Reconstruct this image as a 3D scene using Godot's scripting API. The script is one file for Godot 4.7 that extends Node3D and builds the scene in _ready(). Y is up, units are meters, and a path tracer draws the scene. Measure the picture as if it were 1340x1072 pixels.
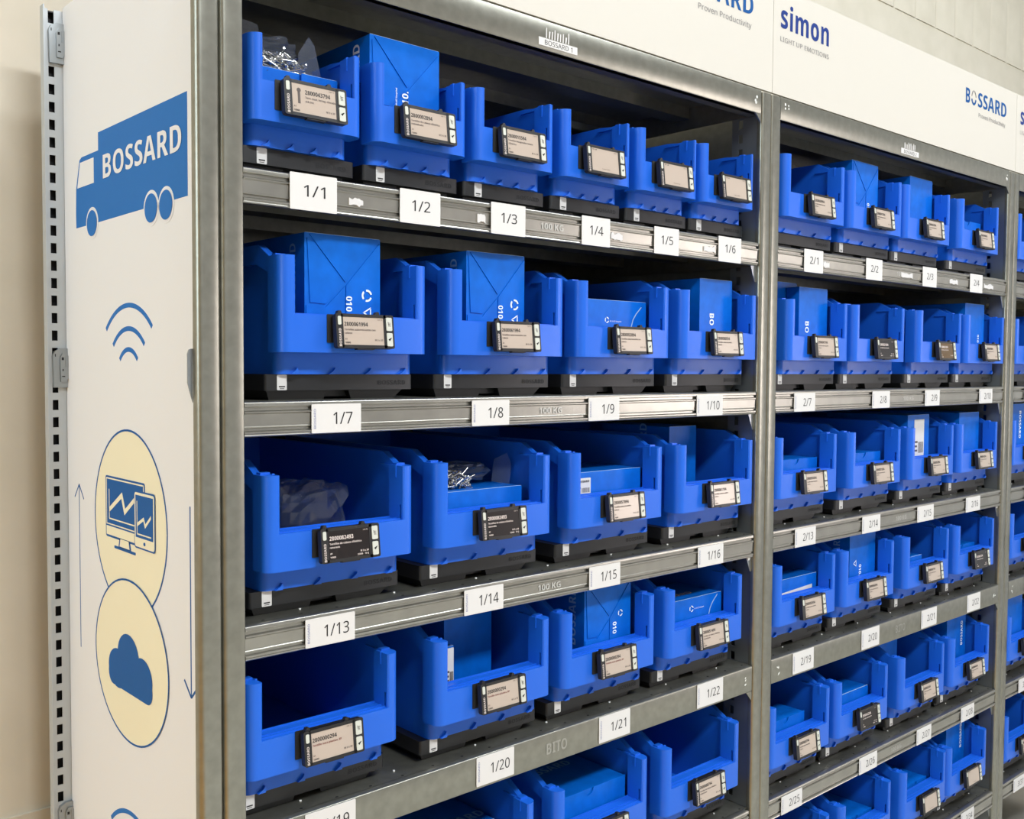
extends Node3D
# A wall of steel shelving with blue bins, metres, y up. The rack front is the plane z = 0, uprights stand at x = 0, 1.05, 2.10, 3.15.

const PITCH := 1.05          # bay width, upright to upright
const HALF := 0.02745        # half an upright's width
const DEPTH := 0.5           # front face to rear upright face
const ROW_Y := {"A": 1.7327, "B": 1.4693, "C": 1.213, "D": 0.9745, "E": 0.7099, "F": 0.45, "G": 0.19}
const BASE_H := 0.031        # weighing base under each bin

var M := {}
var meshes := {}
var font: SystemFont
var font_bold: SystemFont
var rng := RandomNumberGenerator.new()

# ------------------------------------------------------------------ shapes
func start() -> SurfaceTool:
	var st := SurfaceTool.new()
	st.begin(Mesh.PRIMITIVE_TRIANGLES)
	return st

func tri(st: SurfaceTool, p: Array, n: Array) -> void:
	var g: Vector3 = (p[2] - p[0]).cross(p[1] - p[0])
	var order := [0, 1, 2]
	if g.dot(n[0] + n[1] + n[2]) < 0.0:
		order = [0, 2, 1]
	for i in order:
		st.set_normal(n[i])
		st.add_vertex(p[i])

func quad(st: SurfaceTool, a: Vector3, b: Vector3, c: Vector3, d: Vector3, na: Vector3, nb: Vector3, nc: Vector3, nd: Vector3) -> void:
	tri(st, [a, b, c], [na, nb, nc])
	tri(st, [a, c, d], [na, nc, nd])

# poly lies in the XY plane of xf and is swept along its Z from h0 to h1
func prism(st: SurfaceTool, poly: Array, h0: float, h1: float, xf := Transform3D.IDENTITY, smooth_deg := 38.0) -> void:
	var n := poly.size()
	var area := 0.0
	for i in n:
		var p: Vector2 = poly[i]
		var q: Vector2 = poly[(i + 1) % n]
		area += p.x * q.y - q.x * p.y
	var sgn := 1.0 if area > 0.0 else -1.0
	var en: Array[Vector2] = []
	for i in n:
		var e: Vector2 = (poly[(i + 1) % n] - poly[i]).normalized()
		en.append(Vector2(e.y, -e.x) * sgn)
	var lim := cos(deg_to_rad(smooth_deg))
	for i in n:
		var j := (i + 1) % n
		var pn: Vector2 = en[(i + n - 1) % n]
		var cn: Vector2 = en[i]
		var nn: Vector2 = en[j]
		var a2 := (pn + cn).normalized() if pn.dot(cn) > lim else cn
		var b2 := (nn + cn).normalized() if nn.dot(cn) > lim else cn
		var na := (xf.basis * Vector3(a2.x, a2.y, 0)).normalized()
		var nb := (xf.basis * Vector3(b2.x, b2.y, 0)).normalized()
		var pa: Vector2 = poly[i]
		var pb: Vector2 = poly[j]
		quad(st, xf * Vector3(pa.x, pa.y, h0), xf * Vector3(pb.x, pb.y, h0), xf * Vector3(pb.x, pb.y, h1), xf * Vector3(pa.x, pa.y, h1), na, nb, nb, na)
	var idx := Geometry2D.triangulate_polygon(PackedVector2Array(poly))
	var up := (xf.basis * Vector3(0, 0, 1)).normalized() * signf(h1 - h0)
	for k in range(0, idx.size(), 3):
		var a: Vector2 = poly[idx[k]]
		var b: Vector2 = poly[idx[k + 1]]
		var c: Vector2 = poly[idx[k + 2]]
		tri(st, [xf * Vector3(a.x, a.y, h1), xf * Vector3(b.x, b.y, h1), xf * Vector3(c.x, c.y, h1)], [up, up, up])
		tri(st, [xf * Vector3(a.x, a.y, h0), xf * Vector3(b.x, b.y, h0), xf * Vector3(c.x, c.y, h0)], [-up, -up, -up])

var PLAN := Transform3D(Basis(Vector3(1, 0, 0), Vector3(0, 0, 1), Vector3(0, 1, 0)), Vector3.ZERO)      # (x, z) swept along y
var SIDE := Transform3D(Basis(Vector3(0, 0, 1), Vector3(0, 1, 0), Vector3(1, 0, 0)), Vector3.ZERO)      # (z, y) swept along x

func box(st: SurfaceTool, x0: float, x1: float, y0: float, y1: float, z0: float, z1: float) -> void:
	prism(st, [Vector2(x0, y0), Vector2(x1, y0), Vector2(x1, y1), Vector2(x0, y1)], z0, z1)

# box whose four edges along z are rounded
func rbox(st: SurfaceTool, x0: float, x1: float, y0: float, y1: float, z0: float, z1: float, r: float, xf := Transform3D.IDENTITY, seg := 3) -> void:
	prism(st, round_rect(x0, x1, y0, y1, r, seg), z0, z1, xf)

func round_rect(x0: float, x1: float, y0: float, y1: float, r: float, seg := 3) -> Array:
	var out := []
	var cs := [[x1 - r, y1 - r, 0.0], [x0 + r, y1 - r, 90.0], [x0 + r, y0 + r, 180.0], [x1 - r, y0 + r, 270.0]]
	for c in cs:
		for k in seg + 1:
			var t := deg_to_rad(float(c[2]) + 90.0 * k / seg)
			out.append(Vector2(float(c[0]) + r * cos(t), float(c[1]) + r * sin(t)))
	return out

func disc_poly(cx: float, cy: float, rx: float, ry: float, n := 20) -> Array:
	var out := []
	for k in n:
		var t := TAU * k / n
		out.append(Vector2(cx + rx * cos(t), cy + ry * sin(t)))
	return out

# ------------------------------------------------------------------ nodes
func thing(called: String, label: String, category: String, at := Vector3.ZERO, group := "") -> Node3D:
	var o := Node3D.new()
	o.name = called
	add_child(o, true)
	o.position = at
	o.set_meta("label", label)
	o.set_meta("category", category)
	if group != "":
		o.set_meta("group", group)
	return o

func part(parent: Node, called: String, mesh: Mesh, mat: Material, at := Vector3.ZERO, label := "") -> MeshInstance3D:
	var o := MeshInstance3D.new()
	o.name = called
	o.mesh = mesh
	o.material_override = mat
	o.position = at
	o.cast_shadow = GeometryInstance3D.SHADOW_CASTING_SETTING_ON
	parent.add_child(o, true)
	if label != "":
		o.set_meta("label", label)
	return o

func structure(called: String, mesh: Mesh, mat: Material) -> MeshInstance3D:
	var o := part(self, called, mesh, mat)
	o.set_meta("kind", "structure")
	return o

func text_mesh(s: String, bold: bool) -> TextMesh:
	var key := "t|%s|%s" % [s, bold]
	if not meshes.has(key):
		var t := TextMesh.new()
		t.font = font_bold if bold else font
		t.font_size = 48
		t.pixel_size = 0.001
		t.depth = 0.0
		t.curve_step = 1.5
		t.text = s
		meshes[key] = t
	return meshes[key]

# lettering of a given cap height, its box centred on `at`; width > 0 stretches it to that width; align -1 left, 0 centre, 1 right
func lettering(parent: Node, called: String, s: String, cap: float, at: Vector3, mat: Material, bold := false, width := 0.0, turn := Basis.IDENTITY, align := 0, full_h := 0.0) -> MeshInstance3D:
	var t := text_mesh(s, bold)
	var bb := t.get_aabb()
	var k := cap / (0.714 * 0.048)
	if full_h > 0.0:
		k = full_h / bb.size.y
	var kx := k
	if width > 0.0:
		kx = width / bb.size.x
	var o := part(parent, called, t, mat)
	var c := bb.get_center()
	if align < 0:
		c.x = bb.position.x
	elif align > 0:
		c.x = bb.end.x
	o.transform = Transform3D(turn, at) * Transform3D(Basis.from_scale(Vector3(kx, k, k)), Vector3.ZERO) * Transform3D(Basis.IDENTITY, Vector3(-c.x, -c.y, 0))
	return o

# ------------------------------------------------------------------ materials
func noise_tex(freq: float, lo: Color, hi: Color, seed_: int, kind := FastNoiseLite.TYPE_SIMPLEX_SMOOTH, octaves := 4, size := 512) -> NoiseTexture2D:
	var n := FastNoiseLite.new()
	n.noise_type = kind
	n.frequency = freq
	n.seed = seed_
	n.fractal_octaves = octaves
	var g := Gradient.new()
	g.set_color(0, lo)
	g.set_color(1, hi)
	var t := NoiseTexture2D.new()
	t.width = size
	t.height = size
	t.seamless = true
	t.noise = n
	t.color_ramp = g
	return t

func mat(c: Color, rough := 0.6, metal := 0.0, spec := 0.5) -> StandardMaterial3D:
	var m := StandardMaterial3D.new()
	m.albedo_color = c
	m.roughness = rough
	m.metallic = metal
	m.metallic_specular = spec
	return m

func tri_tex(m: StandardMaterial3D, albedo: Texture2D, scale_: float, rough: Texture2D = null) -> void:
	m.uv1_triplanar = true
	m.uv1_world_triplanar = true
	m.uv1_scale = Vector3.ONE * scale_
	if albedo:
		m.albedo_texture = albedo
	if rough:
		m.roughness_texture = rough

func make_materials() -> void:
	# galvanised steel: fine spangle and cloudy patches
	var galv := noise_tex(0.03, Color(0.90, 0.90, 0.90), Color(1, 1, 1), 3, FastNoiseLite.TYPE_SIMPLEX_SMOOTH, 3)
	var galv_r := noise_tex(0.05, Color(0.88, 0.88, 0.88), Color(1, 1, 1), 9, FastNoiseLite.TYPE_SIMPLEX_SMOOTH, 2)
	M.post = mat(Color(0.59, 0.585, 0.54), 0.30, 0.85)
	tri_tex(M.post, galv, 3.0)
	M.lip = mat(Color(0.66, 0.65, 0.615), 0.30, 0.9)
	tri_tex(M.lip, galv, 1.2)
	M.beam = mat(Color(0.58, 0.575, 0.53), 0.32, 0.8)
	tri_tex(M.beam, galv, 3.0, galv_r)
	M.deck = mat(Color(0.58, 0.575, 0.53), 0.36, 0.8)
	tri_tex(M.deck, galv, 3.0, galv_r)
	M.sheet = mat(Color(0.58, 0.575, 0.53), 0.5, 0.6)
	tri_tex(M.sheet, galv, 3.0, galv_r)
	M.hook = mat(Color(0.62, 0.64, 0.65), 0.33, 0.85)
	M.strip = mat(Color(0.72, 0.74, 0.75), 0.5, 0.35)
	M.emboss = mat(Color(0.74, 0.735, 0.71), 0.45, 0.4)
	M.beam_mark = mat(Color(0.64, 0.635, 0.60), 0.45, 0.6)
	M.bright = mat(Color(0.93, 0.93, 0.91), 0.4, 0.1)
	# bins and bases
	var plastic_r := noise_tex(0.02, Color(0.85, 0.85, 0.85), Color(1, 1, 1), 21)
	M.bin = mat(Color(0.09, 0.37, 0.80), 0.40, 0.0, 0.45)
	tri_tex(M.bin, null, 4.0, plastic_r)
	M.base = mat(Color(0.08, 0.08, 0.085), 0.45, 0.0, 0.5)
	M.base_foot = mat(Color(0.08, 0.085, 0.085), 0.5, 0.0, 0.5)
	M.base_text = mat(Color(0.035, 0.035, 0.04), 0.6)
	M.device = mat(Color(0.105, 0.10, 0.10), 0.42)
	M.plate = mat(Color(0.09, 0.085, 0.085), 0.6)
	M.screen = mat(Color(0.70, 0.64, 0.585), 0.22, 0.0, 0.5)
	M.screen_dark = mat(Color(0.10, 0.07, 0.065), 0.22, 0.0, 0.5)
	M.screen_brown = mat(Color(0.36, 0.27, 0.15), 0.22, 0.0, 0.5)
	M.ink = mat(Color(0.08, 0.07, 0.07), 0.5)
	M.ink_soft = mat(Color(0.30, 0.26, 0.24), 0.5)
	M.ink_red = mat(Color(0.42, 0.15, 0.12), 0.5)
	M.ink_light = mat(Color(0.80, 0.75, 0.72), 0.5)
	M.key = mat(Color(0.76, 0.765, 0.72), 0.45)
	M.paper = mat(Color(0.815, 0.805, 0.79), 0.7)
	M.paper_torn = mat(Color(0.80, 0.79, 0.78), 0.8)
	M.label_blue = mat(Color(0.32, 0.36, 0.58), 0.7)
	# cartons
	var card := noise_tex(0.015, Color(0.90, 0.90, 0.90), Color(1, 1, 1), 31)
	M.carton = mat(Color(0.015, 0.40, 0.80), 0.40, 0.0, 0.3)
	tri_tex(M.carton, card, 4.0)
	M.edge = mat(Color(0.62, 0.72, 0.82), 0.7)
	M.white_ink = mat(Color(0.90, 0.93, 0.96), 0.5)
	M.pale_ink = mat(Color(0.45, 0.62, 0.82), 0.5)
	# prints
	M.panel = mat(Color(0.90, 0.905, 0.915), 0.5)
	M.sign = mat(Color(0.78, 0.76, 0.715), 0.5)
	M.print_blue = mat(Color(0.13, 0.43, 0.73), 0.55, 0.0, 0.3)
	M.print_dark = mat(Color(0.06, 0.345, 0.62), 0.55, 0.0, 0.3)
	M.print_cream = mat(Color(0.935, 0.91, 0.795), 0.5)
	M.brand_navy = mat(Color(0.09, 0.20, 0.47), 0.5, 0.0, 0.3)
	M.brand_blue = mat(Color(0.02, 0.30, 0.54), 0.5, 0.0, 0.3)
	M.brand_grey = mat(Color(0.47, 0.46, 0.455), 0.5)
	# room
	var plaster := noise_tex(0.01, Color(0.95, 0.95, 0.94), Color(1, 1, 1), 41)
	M.wall = mat(Color(0.86, 0.825, 0.755), 0.75)
	tri_tex(M.wall, plaster, 0.7)
	M.clad = mat(Color(0.87, 0.845, 0.775), 0.6)
	tri_tex(M.clad, plaster, 1.3)
	M.room = mat(Color(0.80, 0.805, 0.815), 0.8)
	M.room_warm_bounce = mat(Color(0.84, 0.71, 0.42), 0.8)  # ochre chosen for the unseen left wall to bounce warm light
	var fl := noise_tex(0.012, Color(0.90, 0.90, 0.90), Color(1, 1, 1), 51)
	M.floor = mat(Color(0.83, 0.82, 0.78), 0.5)
	M.floor_yellow = mat(Color(0.90, 0.64, 0.10), 0.5)
	tri_tex(M.floor_yellow, fl, 0.6)
	tri_tex(M.floor, fl, 0.6)
	var film := mat(Color(0.45, 0.50, 0.60, 0.13), 0.06, 0.0, 1.0)
	film.transparency = BaseMaterial3D.TRANSPARENCY_ALPHA
	film.cull_mode = BaseMaterial3D.CULL_DISABLED
	M.film = film
	var steel_r := mat(Color(0.86, 0.86, 0.84), 0.25, 1.0)
	M.screw = steel_r

# ------------------------------------------------------------------ bins
func bin_mesh(w: float, face_bot: float, open_bot: float, top: float, rear_top: float, pillar: float, tag: String) -> ArrayMesh:
	var key := "bin" + tag
	if meshes.has(key):
		return meshes[key]
	var st := start()
	var hw := w / 2.0
	var len_ := 0.40
	var zb := -0.032           # rear of the front block
	var r := 0.013
	var arc_l := []
	for k in 6:
		var t := deg_to_rad(180.0 - 90.0 * k / 5.0)
		arc_l.append(Vector2(-hw + r + r * cos(t), -r + r * sin(t)))
	var arc_r := []
	for p in arc_l:
		arc_r.push_front(Vector2(-p.x, p.y))
	# lower front block, full width, rounded front corners
	prism(st, [Vector2(-hw, zb)] + arc_l + arc_r + [Vector2(hw, zb)], face_bot, open_bot, PLAN)
	# two front pillars; the lowest part of each inner face has a slot
	var px := hw - pillar
	var slot_top := open_bot + 0.019
	var c := 0.0018
	prism(st, [Vector2(-hw, zb)] + arc_l + [Vector2(-px - c, 0), Vector2(-px, -c), Vector2(-px, -0.005), Vector2(-px - 0.007, -0.005), Vector2(-px - 0.007, -0.0085), Vector2(-px, -0.0085), Vector2(-px, zb)], open_bot, slot_top, PLAN)
	prism(st, [Vector2(-hw, zb)] + arc_l + [Vector2(-px - c, 0), Vector2(-px, -c), Vector2(-px, zb)], slot_top, top, PLAN)
	prism(st, [Vector2(px, zb), Vector2(px, -0.0085), Vector2(px + 0.007, -0.0085), Vector2(px + 0.007, -0.005), Vector2(px, -0.005), Vector2(px, -c), Vector2(px + c, 0)] + arc_r + [Vector2(hw, zb)], open_bot, slot_top, PLAN)
	prism(st, [Vector2(px, zb), Vector2(px, -c), Vector2(px + c, 0)] + arc_r + [Vector2(hw, zb)], slot_top, top, PLAN)
	# small raised ribs on top and on the inner face of the pillars
	for s in [-1.0, 1.0]:
		var a: float = s * (px - 0.0012)
		var b: float = s * (px + 0.002)
		box(st, minf(a, b), maxf(a, b), top - 0.015, top + 0.001, -0.018, -0.0155)
		box(st, minf(s * (px + 0.003), s * (hw - 0.003)), maxf(s * (px + 0.003), s * (hw - 0.003)), top, top + 0.0025, -0.028, -0.019)
	# ridges on the ledge
	for z in [-0.006, -0.014, -0.030]:
		box(st, -px, px, open_bot, open_bot + 0.0016, z - 0.0016, z)
	# lower body: front wall set back, rounded plan, and its tabs
	var bw := hw - 0.007
	var zl := -0.024
	var rl := 0.011
	var plan := []
	for k in 5:
		var t := deg_to_rad(180.0 - 90.0 * k / 4.0)
		plan.append(Vector2(-bw + rl + rl * cos(t), zl - rl + rl * sin(t)))
	var mir := []
	for p in plan:
		mir.push_front(Vector2(-p.x, p.y))
	prism(st, [Vector2(-bw, zl - 0.0125)] + plan + mir + [Vector2(bw, zl - 0.0125)], 0.0, face_bot, PLAN)
	for k in 4:
		var tx := lerpf(-bw + 0.022, bw - 0.018, k / 3.0)
		prism(st, [Vector2(tx - 0.006, 0.0), Vector2(tx + 0.0035, 0.0), Vector2(tx + 0.0045, 0.0035), Vector2(tx + 0.003, 0.008), Vector2(tx + 0.001, 0.0045), Vector2(tx - 0.003, 0.002)], zl - 0.002, zl + 0.004)
	# floor, back and side walls
	box(st, -bw + 0.0015, bw - 0.0015, 0.0004, 0.003, -len_ + 0.001, zl - 0.010)
	box(st, -bw + 0.0015, bw - 0.0015, 0.0004, rear_top - 0.0005, -len_ + 0.0005, -len_ + 0.003)
	for s in [-1.0, 1.0]:
		var xo: float = s * bw
		var xi: float = s * (bw - 0.003)
		var prof := [Vector2(zl - 0.0126, 0.0), Vector2(zl - 0.0126, face_bot), Vector2(zb + 0.001, face_bot + 0.0002), Vector2(zb + 0.001, top), Vector2(zb - 0.026, rear_top), Vector2(-len_, rear_top), Vector2(-len_, 0.0)]
		prism(st, prof, minf(xo, xi), maxf(xo, xi), SIDE)
		# thicker rim along the top of the side wall
		var xr: float = s * (hw - 0.0008)
		var rim := [Vector2(zb + 0.001, top - 0.02), Vector2(zb + 0.001, top), Vector2(zb - 0.026, rear_top), Vector2(-len_, rear_top), Vector2(-len_, rear_top - 0.02), Vector2(zb - 0.03, rear_top - 0.02 - (rear_top - top) * 0.2)]
		prism(st, rim, minf(xo - s * 0.001, xr), maxf(xo - s * 0.001, xr), SIDE)
		box(st, minf(xo - s * 0.006, xo), maxf(xo - s * 0.006, xo), top - 0.004, top - 0.001, zb - 0.03, zb)
	meshes[key] = st.commit()
	return meshes[key]

func display_meshes() -> void:
	if meshes.has("frame"):
		return
	var st := start()
	# housing, screen opening in front; 83 x 41.5 mm
	rbox(st, -0.0415, 0.0415, -0.0208, 0.0208, -0.008, -0.001, 0.0035)
	for e in [[-0.0415, -0.0315, -0.0208, 0.0208], [0.0262, 0.0415, -0.0208, 0.0208]]:
		rbox(st, e[0], e[1], e[2], e[3], -0.001, 0.0, 0.0025)
	box(st, -0.034, 0.030, 0.0168, 0.0207, -0.001, 0.0)
	box(st, -0.034, 0.030, -0.0207, -0.0168, -0.001, 0.0)
	# catches on the top and bottom edge
	for x in [-0.038, 0.016]:
		prism(st, [Vector2(x, 0.02), Vector2(x + 0.007, 0.02), Vector2(x + 0.0055, 0.0245), Vector2(x + 0.002, 0.0245)], -0.008, -0.002)
	box(st, -0.013, 0.012, -0.0222, -0.0205, -0.007, -0.001)
	meshes["frame"] = st.commit()
	st = start()
	box(st, -0.0315, 0.0262, -0.0168, 0.0168, -0.001, -0.0004)
	meshes["screen"] = st.commit()
	st = start()
	rbox(st, -0.0042, 0.0042, -0.0082, 0.0082, 0.0, 0.0011, 0.0014)
	meshes["key"] = st.commit()
	st = start()
	rbox(st, -0.0023, 0.0023, -0.0052, 0.0052, 0.0, 0.0006, 0.0015)
	meshes["lamp"] = st.commit()
	st = start()
	prism(st, [Vector2(-0.0023, 0.0), Vector2(-0.0017, 0.0006), Vector2(-0.0006, -0.0008), Vector2(0.0021, 0.0024), Vector2(0.0025, 0.0020), Vector2(-0.0005, -0.0019)], 0.0011, 0.00135)
	meshes["tick"] = st.commit()
	st = start()
	for e in [[-0.0022, -0.0014, 0.0022, 0.0027], [-0.0016, -0.0011, -0.001, 0.0025], [-0.0015, 0.002, 0.0012, 0.0017], [-0.0014, 0.0018, -0.0002, 0.0002], [-0.0012, 0.0015, -0.0014, -0.001]]:
		box(st, e[0], e[1], e[2], e[3], 0.0011, 0.00135)
	prism(st, disc_poly(-0.0007, -0.0023, 0.0005, 0.0005, 8), 0.0011, 0.00135)
	prism(st, disc_poly(0.0012, -0.0023, 0.0005, 0.0005, 8), 0.0011, 0.00135)
	meshes["cart"] = st.commit()
	st = start()
	rbox(st, -0.046, 0.03, -0.017, 0.017, 0.0, 0.0012, 0.001)
	box(st, -0.024, 0.024, -0.011, 0.011, 0.0012, 0.0075)
	meshes["plate"] = st.commit()

func add_display(bin: Node3D, cy: float, number: String, lines: Array, kind: String, near: bool) -> void:
	display_meshes()
	var plate := part(bin, "display_mount", meshes["plate"], M.plate, Vector3(0, cy + 0.0025, 0.0))
	plate.set_meta("label", "black adhesive mounting plate")
	var d := part(bin, "display", meshes["frame"], M.device, Vector3(0.0, cy, 0.0145), "small black electronic paper display")
	d.rotation.x = deg_to_rad(-6.0)
	var sm: Material = {"light": M.screen, "blank": M.screen, "dark": M.screen_dark, "brown": M.screen_brown}[kind]
	part(d, "screen", meshes["screen"], sm)
	part(d, "button", meshes["key"], M.key, Vector3(0.0341, 0.0094, 0))
	part(d, "button", meshes["key"], M.key, Vector3(0.0341, -0.0096, 0))
	part(d, "button_symbol", meshes["cart"], M.ink_soft, Vector3(0.0341, 0.0094, 0))
	part(d, "button_symbol", meshes["tick"], M.ink, Vector3(0.0341, -0.0096, 0))
	part(d, "indicator", meshes["lamp"], M.key, Vector3(-0.0367, 0.0122, 0))
	if near:
		lettering(d, "lettering", "BOSSARD", 0.0032, Vector3(-0.0367, -0.008, 0.0003), M.ink_light, true, 0.0215, Basis(Vector3(0, 0, 1), PI / 2))
	var z := -0.0002
	var ink: Material = M.ink if kind in ["light", "blank"] else M.ink_light
	var soft: Material = M.ink_soft if kind in ["light", "blank"] else M.ink_light
	if kind == "blank":
		lettering(d, "lettering", "W1  0.00", 0.0017, Vector3(-0.029, 0.0145, z), ink, true, 0, Basis.IDENTITY, -1)
		lettering(d, "lettering", "SSN 10", 0.0017, Vector3(0.0245, 0.0145, z), soft, false, 0, Basis.IDENTITY, 1)
		lettering(d, "lettering", "bossard.com/esl", 0.0016, Vector3(-0.002, -0.0125, z), soft, false)
		return
	var x0 := -0.0300
	if number == "2800043794":
		x0 = -0.0145
		var st := start()
		prism(st, disc_poly(-0.0225, 0.0095, 0.0026, 0.0026, 14), -0.0004, -0.0002)
		box(st, -0.0241, -0.0209, -0.006, 0.008, -0.0004, -0.0002)
		part(d, "screw_picture", st.commit(), M.ink_soft)
	lettering(d, "lettering", number, 0.0048, Vector3(x0, 0.0082, z), ink, true, 0.0335, Basis.IDENTITY, -1)
	lettering(d, "lettering", "SSN 10", 0.0016, Vector3(0.0245, 0.0145, z), soft, false, 0, Basis.IDENTITY, 1)
	var y := 0.0017
	var red := number == "2800000294"
	for l in lines:
		lettering(d, "lettering", l, 0.0023, Vector3(x0, y, z), M.ink_red if red else soft, true, 0, Basis.IDENTITY, -1)
		y -= 0.0042
	lettering(d, "lettering", "A1", 0.0020, Vector3(-0.030, -0.0098, z), soft, true, 0, Basis.IDENTITY, -1)
	lettering(d, "lettering", "10000", 0.0020, Vector3(-0.030, -0.0142, z), ink, true, 0, Basis.IDENTITY, -1)
	lettering(d, "lettering", "M 3 x 30", 0.0022, Vector3(0.0245, -0.0105, z), soft, true, 0, Basis.IDENTITY, 1)
	if kind == "dark":
		lettering(d, "lettering", "22000    70 Q", 0.0020, Vector3(0.0245, -0.0146, z), soft, true, 0, Basis.IDENTITY, 1)

func base_mesh(w: float, tag: String) -> ArrayMesh:
	var key := "base" + tag
	if not meshes.has(key):
		var st := start()
		var h := w / 2.0
		rbox(st, -h, h, -0.385, 0.0, 0.0115, BASE_H - 0.0003, 0.004, PLAN)
		meshes[key] = st.commit()
		st = start()
		# tapering foot, deeper at the top, with a cut-out in the middle
		for e in [[-h + 0.008, -0.016], [0.016, h - 0.008]]:
			prism(st, [Vector2(e[0], 0.0115), Vector2(e[1], 0.0115), Vector2(e[1] - (0.014 if e[1] > 0.0 else 0.004), 0.0), Vector2(e[0] + (0.004 if e[0] < 0.0 else 0.004), 0.0)], -0.37, -0.012)
		box(st, -0.02, 0.02, 0.003, 0.0115, -0.37, -0.022)
		meshes["foot" + tag] = st.commit()
		st = start()
		rbox(st, 0.0, 0.0130, -0.0185, 0.0, 0.0, 0.0005, 0.0012)
		meshes["sticker"] = st.commit()
		st = start()
		box(st, 0.0025, 0.0105, -0.0150, -0.0135, 0.0005, 0.0007)
		box(st, 0.0035, 0.0095, -0.0170, -0.0163, 0.0005, 0.0007)
		meshes["sticker_bars"] = st.commit()
	return meshes[key]

func add_bin(bay: int, row: String, tag: String, right: float, narrow: bool, state: String, number: String, lines: Array, kind: String, where: String) -> void:
	var w := 0.148 if narrow else 0.212
	var cx := right - w / 2.0
	var y: float = ROW_Y[row]
	var near := bay == 1
	var bw := 0.152 if narrow else 0.214
	var b := thing("weighing_base", "black weighing base under bin %s" % where, "scale", Vector3(cx + (0.004 if narrow else -0.005), y, -0.03), "black weighing bases under the bins")
	part(b, "platform", base_mesh(bw, "n" if narrow else "w"), M.base)
	part(b, "foot", meshes["foot" + ("n" if narrow else "w")], M.base_foot)
	var s := part(b, "sticker", meshes["sticker"], M.paper, Vector3(-bw / 2.0 + (0.016 if not narrow else 0.019), 0.0305, 0.0), "small white sticker")
	part(s, "print", meshes["sticker_bars"], M.ink)
	if bay <= 2:
		lettering(b, "lettering", "BOSSARD", 0.0058, Vector3(bw / 2.0 - 0.033, 0.0205, 0.0004), M.base_text, true, 0.043)  # embossed word drawn flat, its relief shade put into a darker colour
	var o := thing("storage_bin", ("blue bin %s, %s" % [where, state]) if state != "" else "blue bin %s" % where, "bin", Vector3(cx, y + BASE_H, 0), "blue storage bins on the shelves")
	if narrow:
		part(o, "body", bin_mesh(w, 0.0245, 0.0695, 0.121, 0.124, 0.013, "narrow"), M.bin)
		add_display(o, 0.0525, number, lines, kind, near)
	else:
		part(o, "body", bin_mesh(w, 0.026, 0.0705, 0.139, 0.154, 0.0185, "wide"), M.bin)
		add_display(o, 0.0525, number, lines, kind, near)

# ------------------------------------------------------------------ cartons
# x0, x1: sides; zf: front; top: height above the bin floor; style: tall / low / notch / plain
func add_carton(row: String, x0: float, x1: float, zf: float, depth: float, top: float, style: String, label: String, lift := 0.0, yaw := 0.0) -> Node3D:
	var y: float = ROW_Y[row] + BASE_H + 0.0035 + lift
	var h := top - 0.0035 - lift
	var w := x1 - x0
	var o := thing("carton", label, "box", Vector3((x0 + x1) / 2.0, y, zf), "blue cartons in the bins")
	o.rotation.y = yaw
	var st := start()
	var hw := w / 2.0
	var m: Material = M.carton
	if style == "notch":
		# front panel with a thumb notch cut out of its upper edge, lid set just behind it
		var nw := 0.012
		var poly := [Vector2(-hw, 0), Vector2(hw, 0), Vector2(hw, h)]
		for k in 9:
			var t := PI * k / 8.0
			poly.append(Vector2(nw * cos(t), h - 0.011 * sin(t)))
		poly.append(Vector2(-hw, h))
		prism(st, poly, -0.0012, 0.0)
		box(st, -hw, hw, 0.0, h - 0.0012, -depth, -0.0024)
	else:
		rbox(st, -hw, hw, 0.0, h, -depth, 0.0, 0.0012, Transform3D.IDENTITY, 2)
	part(o, "body", st.commit(), m)
	if style == "tall":
		st = start()
		var u := func(a: float) -> float: return -hw + a * w
		var v := func(a: float) -> float: return h - (1.0 - a) * 0.2
		var low := 1.0 - (h - 0.002) / 0.2
		# four folded flaps with open gaps between them
		for f in [[0.06, 0.99, 0.52, 0.715, 0.955, 0.99], [0.03, 0.968, 0.14, 0.932, 0.498, 0.698, 0.263, 0.573, 0.065, 0.578], [0.532, 0.694, 0.985, 0.972, 0.985, low, 0.532, low], [0.015, 0.560, 0.265, 0.553, 0.510, 0.684, 0.510, low, 0.015, low]]:
			st = start()
			var poly := []
			for k in range(0, f.size(), 2):
				poly.append(Vector2(u.call(f[k]), v.call(f[k + 1])))
			prism(st, poly, 0.0, 0.0012)
			part(o, "flap", st.commit(), m)
	if style != "notch":
		st = start()
		box(st, -hw + 0.001, hw - 0.001, h - 0.0002, h + 0.0004, -0.0016, -0.0002)
		part(o, "top_edge", st.commit(), M.edge)
	return o

func side_word(o: Node3D, s: String, h: float, cap: float, z: float, w: float, m: Material) -> void:
	# word running up the left side of a carton
	lettering(o, "lettering", s, cap, Vector3(-w / 2.0 - 0.0004, h, z), m, true, 0, Basis(Vector3(0, 1, 0), -PI / 2) * Basis(Vector3(0, 0, 1), PI / 2))

func front_word(o: Node3D, s: String, at: Vector3, cap: float, m: Material, turn_deg := -90.0) -> void:
	lettering(o, "lettering", s, cap, at, m, true, 0, Basis(Vector3(0, 0, 1), deg_to_rad(turn_deg)))

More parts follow.
